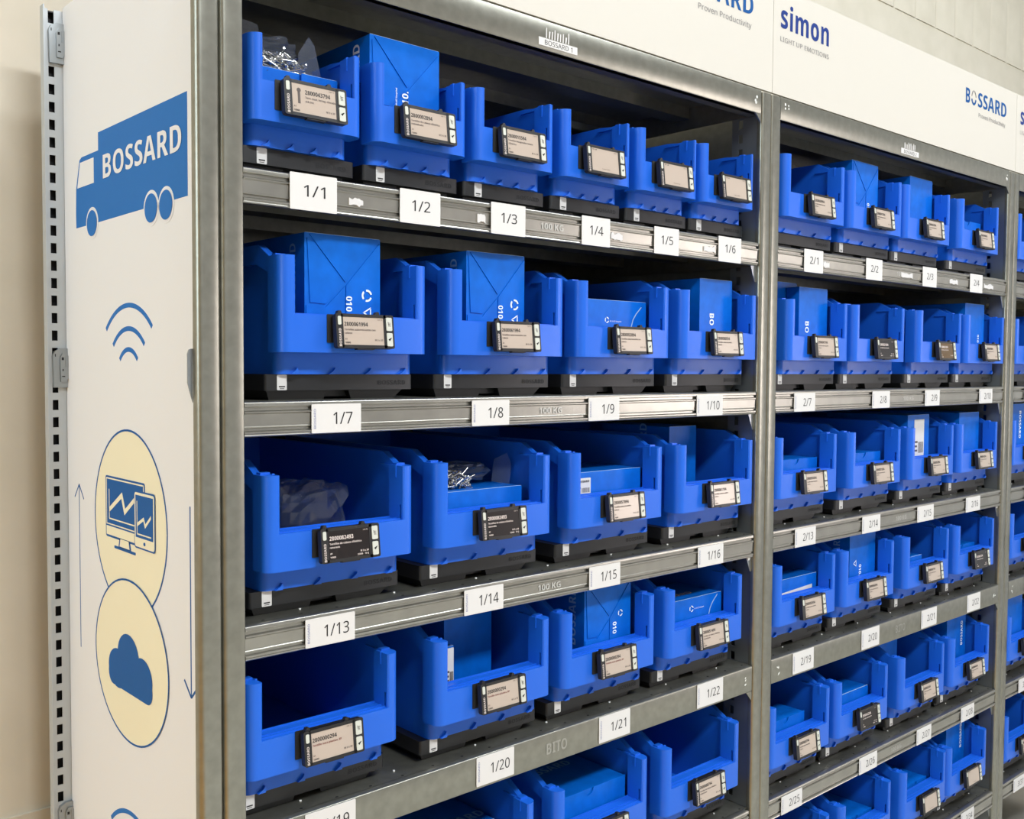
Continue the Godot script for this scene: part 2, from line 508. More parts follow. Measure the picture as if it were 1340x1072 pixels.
func recycle_mark(o: Node3D, at: Vector3, r: float) -> void:
	var st := start()
	for k in 3:
		var a0 := TAU * k / 3.0 + 0.25
		var outer := []
		var inner := []
		for j in 6:
			var t := a0 + 1.5 * j / 5.0
			outer.append(Vector2(r * cos(t), r * sin(t)))
			inner.push_front(Vector2(r * 0.68 * cos(t), r * 0.68 * sin(t)))
		prism(st, outer + inner, 0.0, 0.0002)
	part(o, "recycling_mark", st.commit(), M.white_ink, at)

func triangle_mark(o: Node3D, at: Vector3, r: float) -> void:
	var st := start()
	for k in 3:
		var a := Vector2.from_angle(PI + TAU * k / 3.0) * r
		var b := Vector2.from_angle(PI + TAU * (k + 1) / 3.0) * r
		prism(st, [a, a.lerp(b, 0.9), a.lerp(b, 0.9) * 0.62, a * 0.62], 0.0, 0.0002)
	part(o, "triangle_mark", st.commit(), M.white_ink, at)

# crumpled clear bag: a lumpy sheet wrapped round an ellipsoid
func bag_mesh(sx: float, sy: float, sz: float, seed_: int, rough: float) -> ArrayMesh:
	var n := FastNoiseLite.new()
	n.seed = seed_
	n.frequency = 1.1
	n.noise_type = FastNoiseLite.TYPE_CELLULAR
	n.cellular_return_type = FastNoiseLite.RETURN_DISTANCE2_SUB
	var nu := 26
	var nv := 14
	var st := start()
	st.set_smooth_group(-1)
	var pts := []
	for j in nv + 1:
		var rowp := []
		for i in nu + 1:
			var u := TAU * (i % nu) / nu
			var v := PI * j / nv
			var d := Vector3(sin(v) * cos(u), cos(v), sin(v) * sin(u))
			var p := Vector3(signf(d.x) * pow(absf(d.x), 0.7), signf(d.y) * pow(absf(d.y), 0.8), signf(d.z) * pow(absf(d.z), 0.7))
			var k := 1.0 + rough * (n.get_noise_3dv(d * 1.6) * 0.9) + 0.10 * n.get_noise_3dv(d * 4.5 + Vector3(7, 3, 1))
			rowp.append(Vector3(p.x * sx, maxf(p.y, -0.75) * sy, p.z * sz) * k)
		pts.append(rowp)
	for j in nv:
		for i in nu:
			for t in [[pts[j][i], pts[j][i + 1], pts[j + 1][i + 1]], [pts[j][i], pts[j + 1][i + 1], pts[j + 1][i]]]:
				if (t[1] - t[0]).cross(t[2] - t[0]).length() > 1e-12:
					for p in t:
						st.add_vertex(p)
	st.generate_normals()
	return st.commit()

func screws_mesh(n: int, sx: float, sy: float, sz: float, seed_: int, length := 0.014) -> ArrayMesh:
	rng.seed = seed_
	var st := start()
	for i in n:
		var a := rng.randf() * TAU
		var q := sqrt(rng.randf())
		var p := Vector3(cos(a) * q * sx, rng.randf() * sy * (1.0 - q * q * 0.6), sin(a) * q * sz)
		var bas := Basis.from_euler(Vector3(rng.randf_range(-0.7, 0.7), rng.randf() * TAU, rng.randf_range(-0.7, 0.7)))
		var xf := Transform3D(bas, p)
		prism(st, disc_poly(0, 0, 0.0012, 0.0012, 6), 0.0, length, xf, 70.0)
		prism(st, disc_poly(0, 0, 0.0024, 0.0024, 6), -0.002, 0.0, xf, 20.0)
	return st.commit()

# ------------------------------------------------------------------ shelving
func lip_poly(flat: bool, h: float) -> Array:
	if flat:
		return [Vector2(-0.012, 0.0), Vector2(-0.0016, 0.0), Vector2(-0.0004, -0.0008), Vector2(0.0, -0.002), Vector2(0.0, -h + 0.002), Vector2(-0.001, -h), Vector2(-0.012, -h), Vector2(-0.012, -h + 0.0015), Vector2(-0.003, -h + 0.0015), Vector2(-0.003, -0.0015), Vector2(-0.012, -0.0015)]
	return [Vector2(-0.012, 0.0), Vector2(-0.0018, 0.0), Vector2(-0.0004, -0.0010), Vector2(0.0, -0.0022), Vector2(0.0, -0.0052), Vector2(-0.0008, -0.0062), Vector2(-0.0035, -0.0066), Vector2(-0.0035, -0.0100), Vector2(-0.0008, -0.0106), Vector2(0.0004, -0.0116), Vector2(0.0004, -0.0128), Vector2(-0.0012, -0.0142),
		Vector2(-0.0016, -0.0280), Vector2(-0.0010, -0.0288), Vector2(-0.0012, -0.0298), Vector2(-0.0035, -0.0304), Vector2(-0.0035, -0.0330), Vector2(-0.0008, -0.0336), Vector2(0.0004, -0.0346), Vector2(0.0004, -0.0362), Vector2(-0.0008, -0.0374), Vector2(-0.0002, -0.0388), Vector2(-0.0014, -0.0400), Vector2(-0.012, -0.0400), Vector2(-0.012, -0.0385), Vector2(-0.005, -0.0385), Vector2(-0.005, -0.0015), Vector2(-0.012, -0.0015)]

func add_shelf(bay: int, row: String, tags: Array, flat: bool, emboss: String, emboss_x: float, label: String) -> void:
	var x0 := (bay - 1) * PITCH + HALF
	var x1 := bay * PITCH - HALF
	var y: float = ROW_Y[row]
	var h := 0.0456 if flat else 0.04
	var o := thing("shelf_board", label, "shelf", Vector3(x0, y, 0), "steel shelves of the rack")
	var w := x1 - x0
	var st := start()
	box(st, 0.0, w, -0.0015, 0.0, -DEPTH, -0.011)
	box(st, 0.0, w, -h, -0.0015, -DEPTH, -DEPTH + 0.0015)
	for e in [0.001, w - 0.0025]:
		box(st, e, e + 0.0015, -h, -0.0015, -DEPTH + 0.002, -0.014)
	for zz in [-0.18, -0.34]:
		box(st, 0.003, w - 0.003, -0.022, -0.0015, zz - 0.02, zz + 0.02)
	part(o, "deck", st.commit(), M.deck)
	st = start()
	if flat:
		prism(st, lip_poly(true, h), 0.0, w - 0.006, SIDE)
		prism(st, [Vector2(w - 0.022, -h), Vector2(w - 0.006, -h - 0.017), Vector2(w - 0.006, -h)], -0.003, 0.0)
	else:
		prism(st, lip_poly(false, h), 0.0, w - 0.008, SIDE)
	part(o, "front_lip", st.commit(), M.beam if flat else M.lip)
	st = start()
	if row in ["D", "E", "F", "C"]:
		for k in 20:
			var px := 0.03 + k * 0.05
			if px < w - 0.01:
				prism(st, disc_poly(px, -0.0155, 0.0022, 0.0017, 8), 0.0, 0.0003, PLAN)
		part(o, "perforations", st.commit(), M.plate).set_meta("kind", "stuff")
		st = start()
		for k in 7:
			var px := 0.09 + k * 0.14
			if px < w - 0.01:
				prism(st, disc_poly(px, -0.035, 0.0016, 0.0014, 8), 0.0, 0.0012, PLAN)
		part(o, "rivets", st.commit(), M.bright).set_meta("kind", "stuff")
	if emboss != "" and bay <= 2:
		lettering(o, "embossed_lettering", emboss, 0.016 if flat else 0.0085, Vector3(emboss_x - x0, -h / 2.0 - (0.0 if flat else 0.001), 0.0005 if flat else -0.0006), M.beam_mark if flat else M.emboss, true, 0.042 if flat else 0.046)  # flat letters; light caught by the embossing is put into their paler colour
	if flat:
		for e in [0.022, w - 0.028]:
			st = start()
			rng.seed = int(e * 1000) + bay * 7 + int(y * 100)
			for k in 4:
				var q := Vector2(e + rng.randf_range(-0.007, 0.007), -h / 2.0 + rng.randf_range(-0.009, 0.009))
				var d := Vector2(rng.randf_range(-1, 1), rng.randf_range(0.2, 1)).normalized() * rng.randf_range(0.002, 0.0045)
				var nn := d.orthogonal().normalized() * 0.0011
				prism(st, [q - d, q + nn, q + d, q - nn], 0.0, 0.0004)
			part(o, "white_flecks", st.commit(), M.bright)  # small white flecks scattered near each end of the lip
	for t in tags:
		var a: float = t[1] - x0
		var b: float = t[2] - x0
		var top_row := row == "A"
		var lh := 0.0425 if top_row else (0.0405 if flat else 0.0345)
		var cy := -0.0195 if top_row else (-0.0215 if flat else -0.0215)
		st = start()
		rbox(st, a, b, cy - lh / 2.0, cy + lh / 2.0, 0.0006, 0.0015, 0.0012)
		var c := part(o, "shelf_tag", st.commit(), M.paper, Vector3.ZERO, "white paper tag reading %s" % t[0])
		if top_row:
			lettering(c, "lettering", t[0], 0.0135, Vector3((a + b) / 2.0 + 0.001, cy + 0.0015, 0.0017), M.ink, false, 0.029)
		else:
			lettering(c, "lettering", t[0], 0.0145, Vector3((a + b) / 2.0 + 0.0085, cy, 0.0017), M.ink, false, 0.027 if t[0].length() < 4 else 0.035)
			lettering(c, "lettering", "BOSSARD", 0.0028, Vector3(a + 0.0042, cy, 0.0017), M.label_blue, false, lh * 0.68, Basis(Vector3(0, 0, 1), PI / 2))
	if row == "A":
		# torn remains of older paper labels
		var spots := {1: [[0.176, 0.02], [0.375, 0.014], [0.645, 0.026], [0.875, 0.03]], 2: [[1.24, 0.022], [1.56, 0.05], [1.78, 0.04], [1.965, 0.05]], 3: []}
		for s in spots[bay]:
			st = start()
			rng.seed = int(s[0] * 999)
			var poly := []
			var nn := 8
			for k in nn:
				poly.append(Vector2(s[0] - x0 + s[1] * (k / float(nn - 1) - 0.5), -0.029 + rng.randf_range(0.0, 0.003)))
			for k in nn:
				poly.append(Vector2(s[0] - x0 - s[1] * (k / float(nn - 1) - 0.5), -0.0165 + rng.randf_range(-0.004, 0.001)))
			prism(st, poly, -0.0016, 0.0002)
			part(o, "label_remains", st.commit(), M.paper_torn)

func add_top_shelf(bay: int) -> void:
	var x0 := (bay - 1) * PITCH + HALF
	var x1 := bay * PITCH - HALF
	var w := x1 - x0
	var h := 0.0414
	var o := thing("top_shelf", "flat galvanised top beam and deck under the %s white header sign" % ["first", "second", "third"][bay - 1], "shelf", Vector3(x0, 2.0, 0), "steel top shelves of the rack")
	var st := start()
	box(st, 0.0, w, -0.0015, 0.0, -DEPTH, -0.011)
	box(st, 0.0, w, -h, -0.0015, -DEPTH, -DEPTH + 0.0015)
	for e in [0.001, w - 0.0025]:
		box(st, e, e + 0.0015, -h, -0.0015, -DEPTH + 0.002, -0.014)
	for zz in [-0.18, -0.34]:
		box(st, 0.003, w - 0.003, -0.022, -0.0015, zz - 0.02, zz + 0.02)
	part(o, "deck", st.commit(), M.deck)
	st = start()
	prism(st, lip_poly(true, h), 0.0, w - 0.006, SIDE)
	prism(st, [Vector2(w - 0.022, -h), Vector2(w - 0.006, -h - 0.015), Vector2(w - 0.006, -h)], -0.003, 0.0)
	# inward return of the beam, facing down
	box(st, 0.0, w, -h, -h + 0.0015, -0.03, -0.003)
	part(o, "front_beam", st.commit(), M.beam)
	if bay > 2:
		return
	var lx: float = [0.478, 1.5217][bay - 1] - x0
	st = start()
	box(st, lx, lx + 0.077, -0.0362, -0.0254, 0.0, 0.0007)
	var c := part(o, "name_tag", st.commit(), M.paper, Vector3.ZERO, "white name strip")
	lettering(c, "lettering", "BOSSARD %d" % bay, 0.0068, Vector3(lx + 0.039, -0.031, 0.0009), M.ink, false, 0.055)
	st = start()
	rng.seed = 77 + bay
	for k in 9:
		var bx := lx + 0.014 + k * 0.0055
		var hh := rng.randf_range(0.008, 0.0155)
		prism(st, [Vector2(bx, -0.0245), Vector2(bx + 0.0022, -0.0245), Vector2(bx + 0.0026 + rng.randf_range(-0.001, 0.001), -0.0245 + hh), Vector2(bx + 0.0006, -0.0245 + hh)], 0.0, 0.0004)
	part(o, "label_remains", st.commit(), M.paper_torn)
	for e in [0.02, w - 0.024]:
		st = start()
		rng.seed = int(e * 1000) + bay * 13
		for k in 4:
			var q := Vector2(e + rng.randf_range(-0.006, 0.006), -0.0165 + rng.randf_range(-0.008, 0.008))
			var rr := rng.randf_range(0.0014, 0.0026)
			prism(st, disc_poly(q.x, q.y, rr, rr * 1.2, 7), 0.0, 0.0004)
		part(o, "white_flecks", st.commit(), M.bright)  # small white flecks scattered near each end of the beam

func slotted(st: SurfaceTool, x0: float, x1: float, s0: float, s1: float, y0: float, y1: float, z0: float, z1: float, xf := Transform3D.IDENTITY) -> void:
	# a strip with a row of 15 mm slots every 25.4 mm
	for e in [[x0, s0, y0, y1], [s1, x1, y0, y1]]:
		prism(st, [Vector2(e[0], e[2]), Vector2(e[1], e[2]), Vector2(e[1], e[3]), Vector2(e[0], e[3])], z0, z1, xf)
	var k := 0
	while y0 + k * 0.0254 + 0.0105 < y1:
		var a := y0 + k * 0.0254
		prism(st, [Vector2(s0, a), Vector2(s1, a), Vector2(s1, a + 0.0105), Vector2(s0, a + 0.0105)], z0, z1, xf)
		k += 1

func add_upright(i: int) -> void:
	var words := ["at the end with the printed side panel", "between the first and second bay", "between the second and third bay", "closing the third bay"]
	var o := thing("upright_frame", "galvanised steel upright frame " + words[i], "upright", Vector3(i * PITCH, 0, 0), "uprights of the rack")
	if not meshes.has("post"):
		var st := start()
		# two flats side by side, each with a rolled left edge
		var prof := [Vector2(-HALF, -0.012)]
		for k in 9:
			var t := deg_to_rad(180.0 - 90.0 * k / 8.0)
			prof.append(Vector2(-0.02045 + 0.007 * cos(t), -0.007 + 0.007 * sin(t)))
		prof.append_array([Vector2(-0.0034, 0.0), Vector2(-0.0022, -0.0006), Vector2(-0.0018, -0.0012), Vector2(-0.0016, -0.0062), Vector2(0.0006, -0.0062)])
		for k in 9:
			var t := deg_to_rad(180.0 - 90.0 * k / 8.0)
			prof.append(Vector2(0.0072 + 0.0062 * cos(t), -0.0062 + 0.0062 * sin(t)))
		prof.append_array([Vector2(0.0262, 0.0), Vector2(0.0271, -0.0004), Vector2(HALF, -0.0012), Vector2(HALF, -0.012), Vector2(HALF - 0.0015, -0.012), Vector2(HALF - 0.0015, -0.0075), Vector2(-0.0245, -0.0095), Vector2(-0.0255, -0.012)])
		prism(st, prof, 0.0, 1.998, PLAN, 46.0)
		meshes["post"] = st.commit()
		st = start()
		var fx := Transform3D(Basis(Vector3(0, 0, 1), Vector3(0, 1, 0), Vector3(1, 0, 0)), Vector3(0, 0, 0))
		slotted(st, -0.066, -0.0115, -0.052, -0.043, 0.0, 1.98, -0.0007, 0.0007, fx)
		meshes["flange"] = st.commit()
		st = start()
		slotted(st, -HALF, 0.0, -0.0218, -0.0136, 0.0104, 2.022, -0.0015, 0.0)
		box(st, 0.0, HALF, 0.0, 2.02, -0.0015, 0.0)
		box(st, -HALF - 0.0012, -HALF + 0.0006, 0.0, 2.027, -0.0125, 0.0018)
		meshes["rear_face"] = st.commit()
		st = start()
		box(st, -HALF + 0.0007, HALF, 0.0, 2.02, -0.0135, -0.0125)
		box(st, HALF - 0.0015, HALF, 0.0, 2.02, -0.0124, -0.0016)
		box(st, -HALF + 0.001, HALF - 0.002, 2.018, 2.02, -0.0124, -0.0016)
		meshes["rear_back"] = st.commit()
		st = start()
		# triangular shelf clip
		prism(st, [Vector2(-0.049, 0.0), Vector2(-0.0272, 0.0), Vector2(-0.0272, -0.056), Vector2(-0.031, -0.056), Vector2(-0.046, -0.022)], -0.0105, -0.0095)
		meshes["clip"] = st.commit()
		st = start()
		box(st, HALF - 0.01, HALF - 0.0085, 0.05, 1.98, -DEPTH, -0.07)
		meshes["side_sheet"] = st.commit()
		st = start()
		prism(st, disc_poly(0, 0, 0.0032, 0.0032, 10), 0.0, 0.003)
		meshes["screw_head"] = st.commit()
	part(o, "front_post", meshes["post"], M.post)
	part(o, "slotted_flange", meshes["flange"], M.hook, Vector3(HALF - 0.0022, 0, 0))
	if i > 0:
		part(o, "slotted_flange", meshes["flange"], M.hook, Vector3(-HALF + 0.0022, 0, 0))
	part(o, "rear_post_face", meshes["rear_face"], M.strip)
	part(o, "rear_post", meshes["rear_back"], M.base, Vector3.ZERO)  # steel back coloured black, painting in the shade behind the slots
	o.get_node("rear_post_face").position.z = -DEPTH
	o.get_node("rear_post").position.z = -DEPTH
	if i > 0:
		part(o, "side_sheet", meshes["side_sheet"], M.sheet)
		for row in ["A", "B", "C", "E", "F"]:
			part(o, "shelf_clip", meshes["clip"], M.hook, Vector3(0, ROW_Y[row] - 0.012, 0))
		part(o, "screw_head", meshes["screw_head"], M.bright, Vector3(-0.0385, ROW_Y["C"] - 0.0435, -0.0095))
	else:
		part(o, "side_sheet", meshes["side_sheet"], M.sheet)
		# locking hooks on the outer edge of the rear post and the front post
		var hk := start()
		var poly := [Vector2(-0.0215, 0.0), Vector2(-0.0225, 0.046), Vector2(-0.020, 0.053), Vector2(-0.012, 0.0575), Vector2(-0.003, 0.0575), Vector2(0.003, 0.053), Vector2(0.005, 0.045), Vector2(0.005, 0.022), Vector2(0.0, 0.0)]
		prism(hk, poly, 0.0, 0.0065)
		var inner := [Vector2(-0.0125, 0.008), Vector2(-0.0135, 0.043), Vector2(-0.010, 0.050), Vector2(-0.004, 0.050), Vector2(-0.001, 0.044), Vector2(-0.002, 0.014), Vector2(-0.005, 0.008)]
		prism(hk, inner, 0.0065, 0.0095)
		box(hk, -0.0062, -0.0050, 0.030, 0.046, 0.0095, 0.0105)
		var hm := hk.commit()
		var hk2 := start()
		box(hk2, -0.0115, -0.0085, 0.040, 0.044, 0.0095, 0.0099)
		box(hk2, -0.0105, -0.0090, 0.024, 0.027, 0.0095, 0.0099)
		box(hk2, -0.0112, -0.0070, 0.0155, 0.0170, 0.0095, 0.0099)
		box(hk2, -0.0200, -0.0188, 0.045, 0.049, 0.0065, 0.0068)
		var hm2 := hk2.commit()
		for y in [1.945, 1.4765, 0.8005]:
			var p := part(o, "locking_hook", hm, M.hook, Vector3(0, y, -DEPTH))
			part(p, "slots", hm2, M.plate)
		var tab := start()
		prism(tab, [Vector2(-0.0275, 0.0), Vector2(-0.031, 0.012), Vector2(-0.0335, 0.022), Vector2(-0.0335, 0.054), Vector2(-0.0318, 0.0585), Vector2(-0.0292, 0.0595), Vector2(-0.0272, 0.0595)], -0.014, -0.0125)
		part(o, "locking_hook", tab.commit(), M.hook, Vector3(0, 1.469, 0))

# ------------------------------------------------------------------ printed side panel (prints lie on the plane facing -x)
func panel_print(parent: Node3D, called: String, polys: Array, m: Material, layer: int) -> void:
	var st := start()
	# local X of the print runs along world +z, local Y up, so that it faces -x
	var xf := Transform3D(Basis(Vector3(0, 0, 1), Vector3(0, 1, 0), Vector3(-1, 0, 0)), Vector3.ZERO)
	for p in polys:
		prism(st, p, 0.0003 * layer, 0.0003 * layer + 0.0002, xf)
	part(parent, called, st.commit(), m)

func ring_arc(cx: float, cy: float, r0: float, r1: float, a0: float, a1: float, n := 24) -> Array:
	var outer := []
	var inner := []
	for k in n + 1:
		var t := deg_to_rad(lerpf(a0, a1, k / float(n)))
		outer.append(Vector2(cx + r1 * cos(t), cy + r1 * sin(t)))
		inner.push_front(Vector2(cx + r0 * cos(t), cy + r0 * sin(t)))
	return outer + inner

func stroke(a: Vector2, b: Vector2, w: float) -> Array:
	var n := (b - a).orthogonal().normalized() * w / 2.0
	return [a + n, b + n, b - n, a - n]

func wifi(cx: float, top: float) -> Array:
	var out := []
	for e in [[0.117, 0.0, 42.5], [0.0787, 0.0302, 44.0], [0.043, 0.0573, 48.0]]:
		var cy: float = top - e[1] - e[0]
		out.append(ring_arc(cx, cy, e[0] - 0.0062, e[0], 90.0 - e[2], 90.0 + e[2]))
	return out

func add_side_panel() -> void:
	var o := thing("printed_side_panel", "tall white printed panel with blue truck, signal arcs and cloud on the rack end", "panel", Vector3(-0.002, 0, 0))
	var st := start()
	box(st, 0.0, 0.003, 0.06, 2.0265, -0.4985, -0.03)
	part(o, "board", st.commit(), M.panel)
	# truck
	var body := [Vector2(-0.0787, 1.7060), Vector2(-0.0787, 1.8255), Vector2(-0.3615, 1.8255), Vector2(-0.3615, 1.8015), Vector2(-0.426, 1.8015), Vector2(-0.4345, 1.7985), Vector2(-0.4490, 1.7600), Vector2(-0.4510, 1.7250), Vector2(-0.4500, 1.7045), Vector2(-0.3600, 1.7045)]
	panel_print(o, "truck_print", [body], M.print_blue, 0)
	panel_print(o, "truck_window_print", [[Vector2(-0.4315, 1.7945), Vector2(-0.3785, 1.7945), Vector2(-0.3785, 1.7600), Vector2(-0.4435, 1.7600)]], M.panel, 1)
	for c in [[-0.3865, 1.7055], [-0.1835, 1.7035], [-0.1390, 1.7025]]:
		panel_print(o, "wheel_arch_print", [disc_poly(c[0], c[1], 0.0232, 0.0222, 28)], M.panel, 1)
		panel_print(o, "truck_wheel_print", [disc_poly(c[0], c[1], 0.0190, 0.0178, 28)], M.print_blue, 3)
	lettering(o, "lettering", "BOSSARD", 0.031, Vector3(-0.0008, 1.7765, -0.2185), M.panel, true, 0.249, Basis(Vector3(0, 1, 0), -PI / 2), 0, 0.0315)
	panel_print(o, "signal_arcs_print", wifi(-0.2615, 1.5906), M.print_blue, 0)
	panel_print(o, "lower_signal_arcs_print", wifi(-0.262, 0.918), M.print_blue, 0)
	# two circles, the lower one over the upper
	var c1 := Vector2(-0.2655, 1.3030)
	var c2 := Vector2(-0.2650, 1.1195)
	panel_print(o, "screens_disc_print", [disc_poly(c1.x, c1.y, 0.1225, 0.1205, 64)], M.print_cream, 0)
	panel_print(o, "screens_ring_print", [ring_arc(c1.x, c1.y, 0.1205, 0.1232, 0, 359.9, 64)], M.print_dark, 1)
	panel_print(o, "cloud_disc_print", [disc_poly(c2.x, c2.y, 0.1235, 0.1085, 64)], M.print_cream, 2)
	var ring := []
	var ring_in := []
	for k in 65:
		var t := TAU * 0.9999 * k / 64.0
		ring.append(c2 + Vector2(0.1243 * cos(t), 0.1092 * sin(t)))
		ring_in.push_front(c2 + Vector2(0.1218 * cos(t), 0.1067 * sin(t)))
	panel_print(o, "cloud_ring_print", [ring + ring_in], M.print_dark, 3)
	# cloud
	var cl := PackedVector2Array(round_rect(-0.339, -0.191, 1.0770, 1.1100, 0.016, 5))
	for q in [[-0.306, 1.1020, 0.0330, 0.0265], [-0.2700, 1.1250, 0.0360, 0.0300], [-0.2230, 1.1060, 0.0320, 0.0270]]:
		cl = Geometry2D.merge_polygons(cl, PackedVector2Array(disc_poly(q[0], q[1], q[2], q[3], 28)))[0]
	panel_print(o, "cloud_print", [Array(cl)], M.print_dark, 4)
	# monitor with a zigzag line, tablet in front of it
	panel_print(o, "monitor_print", [round_rect(-0.3465, -0.2110, 1.2765, 1.3600, 0.004), [Vector2(-0.298, 1.279), Vector2(-0.262, 1.279), Vector2(-0.258, 1.2665), Vector2(-0.302, 1.2665)], round_rect(-0.3165, -0.2430, 1.2635, 1.2672, 0.0012)], M.print_dark, 1)
	panel_print(o, "monitor_line_print", [[Vector2(-0.3435, 1.2795), Vector2(-0.2140, 1.2795), Vector2(-0.2140, 1.2915), Vector2(-0.3435, 1.2915)], stroke(Vector2(-0.3435, 1.2945), Vector2(-0.2140, 1.2945), 0.0016), stroke(Vector2(-0.3425, 1.3565), Vector2(-0.2150, 1.3565), 0.0018), stroke(Vector2(-0.3425, 1.3565), Vector2(-0.3425, 1.2945), 0.0018), stroke(Vector2(-0.2150, 1.3565), Vector2(-0.2150, 1.2945), 0.0018), stroke(Vector2(-0.333, 1.342), Vector2(-0.333, 1.302), 0.0018), stroke(Vector2(-0.333, 1.302), Vector2(-0.245, 1.302), 0.0018),
		[Vector2(-0.3340, 1.3100), Vector2(-0.2895, 1.3330), Vector2(-0.2790, 1.3120), Vector2(-0.2440, 1.3330), Vector2(-0.2440, 1.3395), Vector2(-0.2765, 1.3205), Vector2(-0.2870, 1.3415), Vector2(-0.3340, 1.3165)], [Vector2(-0.294, 1.2785), Vector2(-0.266, 1.2785), Vector2(-0.263, 1.2682), Vector2(-0.297, 1.2682)]], M.print_cream, 2)
	panel_print(o, "tablet_print", [round_rect(-0.2450, -0.1780, 1.2745, 1.3490, 0.005)], M.print_dark, 3)
	panel_print(o, "tablet_frame_print", [round_rect(-0.2428, -0.1802, 1.2767, 1.3468, 0.004)], M.print_cream, 4)
	panel_print(o, "tablet_screen_print", [[Vector2(-0.2390, 1.2890), Vector2(-0.1835, 1.2890), Vector2(-0.1835, 1.3435), Vector2(-0.2390, 1.3435)], disc_poly(-0.2112, 1.2825, 0.0032, 0.0024, 12)], M.print_dark, 5)
	panel_print(o, "tablet_line_print", [stroke(Vector2(-0.2335, 1.3360), Vector2(-0.2335, 1.2935), 0.0018), stroke(Vector2(-0.2335, 1.2935), Vector2(-0.189, 1.2935), 0.0018), [Vector2(-0.2335, 1.3030), Vector2(-0.2130, 1.3120), Vector2(-0.2080, 1.3030), Vector2(-0.1890, 1.3170), Vector2(-0.1890, 1.3215), Vector2(-0.2070, 1.3085), Vector2(-0.2120, 1.3170), Vector2(-0.2335, 1.3075)]], M.print_cream, 6)
	# arrows, one up and one down
	panel_print(o, "up_arrow_print", [stroke(Vector2(-0.4515, 1.1000), Vector2(-0.4515, 1.3370), 0.0022), stroke(Vector2(-0.4515, 1.3375), Vector2(-0.4700, 1.3175), 0.0022), stroke(Vector2(-0.4515, 1.3375), Vector2(-0.4330, 1.3175), 0.0022)], M.print_dark, 0)
	panel_print(o, "down_arrow_print", [stroke(Vector2(-0.0790, 1.3450), Vector2(-0.0790, 1.1190), 0.0026), stroke(Vector2(-0.0790, 1.1180), Vector2(-0.0980, 1.1355), 0.003), stroke(Vector2(-0.0790, 1.1180), Vector2(-0.0600, 1.1355), 0.003)], M.print_dark, 0)

func add_sign(bay: int) -> void:
	var x0 := (bay - 1) * PITCH + 0.0006
	var o := thing("header_sign", ["white header sign above the first bay ending in a blue company name", "white header sign above the second bay with navy name on its left", "white header sign starting right of the second blue company name"][bay - 1], "sign", Vector3(x0, 2.0015, 0), "white header signs on the rack")
	var st := start()
	box(st, 0.0, PITCH - 0.0012, 0.0, 0.1900, -0.006, 0.0)
	part(o, "board", st.commit(), M.sign)
	var z := 0.0004
	lettering(o, "lettering", "simon", 0.0, Vector3(0.1025, 0.1418, z), M.brand_navy, true, 0.160, Basis.IDENTITY, 0, 0.0445)
	lettering(o, "lettering", "LIGHT UP EMOTIONS", 0.0085, Vector3(0.1025, 0.1000, z), M.brand_grey, false, 0.1615)
	lettering(o, "lettering", "B", 0.0325, Vector3(0.7775, 0.1370, z), M.brand_blue, true, 0.0215)
	lettering(o, "lettering", "SSARD", 0.0325, Vector3(0.9090, 0.1370, z), M.brand_blue, true, 0.157)
	# the second letter is a segmented ring
	st = start()
	prism(st, ring_oval(0.8085, 0.1370, 0.0085, 0.0125, 0.0135, 0.0172, -165.0, -15.0), 0.0002, 0.0005)
	part(o, "logo_ring", st.commit(), M.brand_blue)
	st = start()
	prism(st, ring_oval(0.8085, 0.1370, 0.0095, 0.0135, 0.0125, 0.0168, 8.0, 80.0), 0.0002, 0.0005)
	prism(st, ring_oval(0.8085, 0.1370, 0.0095, 0.0135, 0.0125, 0.0168, 100.0, 172.0), 0.0002, 0.0005)
	part(o, "logo_ring", st.commit(), M.brand_grey)
	lettering(o, "lettering", "Proven Productivity", 0.0095, Vector3(0.9090, 0.1005, z), M.brand_grey, false, 0.148)

func ring_oval(cx: float, cy: float, ax: float, ay: float, bx: float, by: float, a0: float, a1: float) -> Array:
	var outer := []
	var inner := []
	for k in 17:
		var t := deg_to_rad(lerpf(a0, a1, k / 16.0))
		outer.append(Vector2(cx + bx * cos(t), cy + by * sin(t)))
		inner.push_front(Vector2(cx + ax * cos(t), cy + ay * sin(t)))
	return outer + inner

# ------------------------------------------------------------------ the room
func ceiling_lamp(called: String, label: String, at: Vector3, sx: float, sz: float, energy: float, color: Color) -> void:
	var o := thing(called, label, "ceiling light", at, "ceiling lights over the aisle")
	var st := start()
	box(st, -sx / 2 - 0.03, sx / 2 + 0.03, 0.0, 0.07, -sz / 2 - 0.03, sz / 2 + 0.03)
	part(o, "housing", st.commit(), M.bright)
	st = start()
	box(st, -sx / 2, sx / 2, -0.008, 0.0, -sz / 2, sz / 2)
	var gm := mat(Color(0.95, 0.95, 0.95), 0.5)
	gm.emission_enabled = true
	gm.emission = color
	gm.emission_energy_multiplier = 4.0
	part(o, "diffuser", st.commit(), gm)
	var l := AreaLight3D.new()
	l.name = "light"
	l.area_size = Vector2(sx, sz)
	l.light_color = color
	l.light_energy = energy
	l.area_range = 20.0
	l.area_attenuation = 2.0
	l.shadow_enabled = true
	o.add_child(l)
	l.position = Vector3(0, -0.02, 0)
	l.rotation = Vector3(-PI / 2, 0, 0)

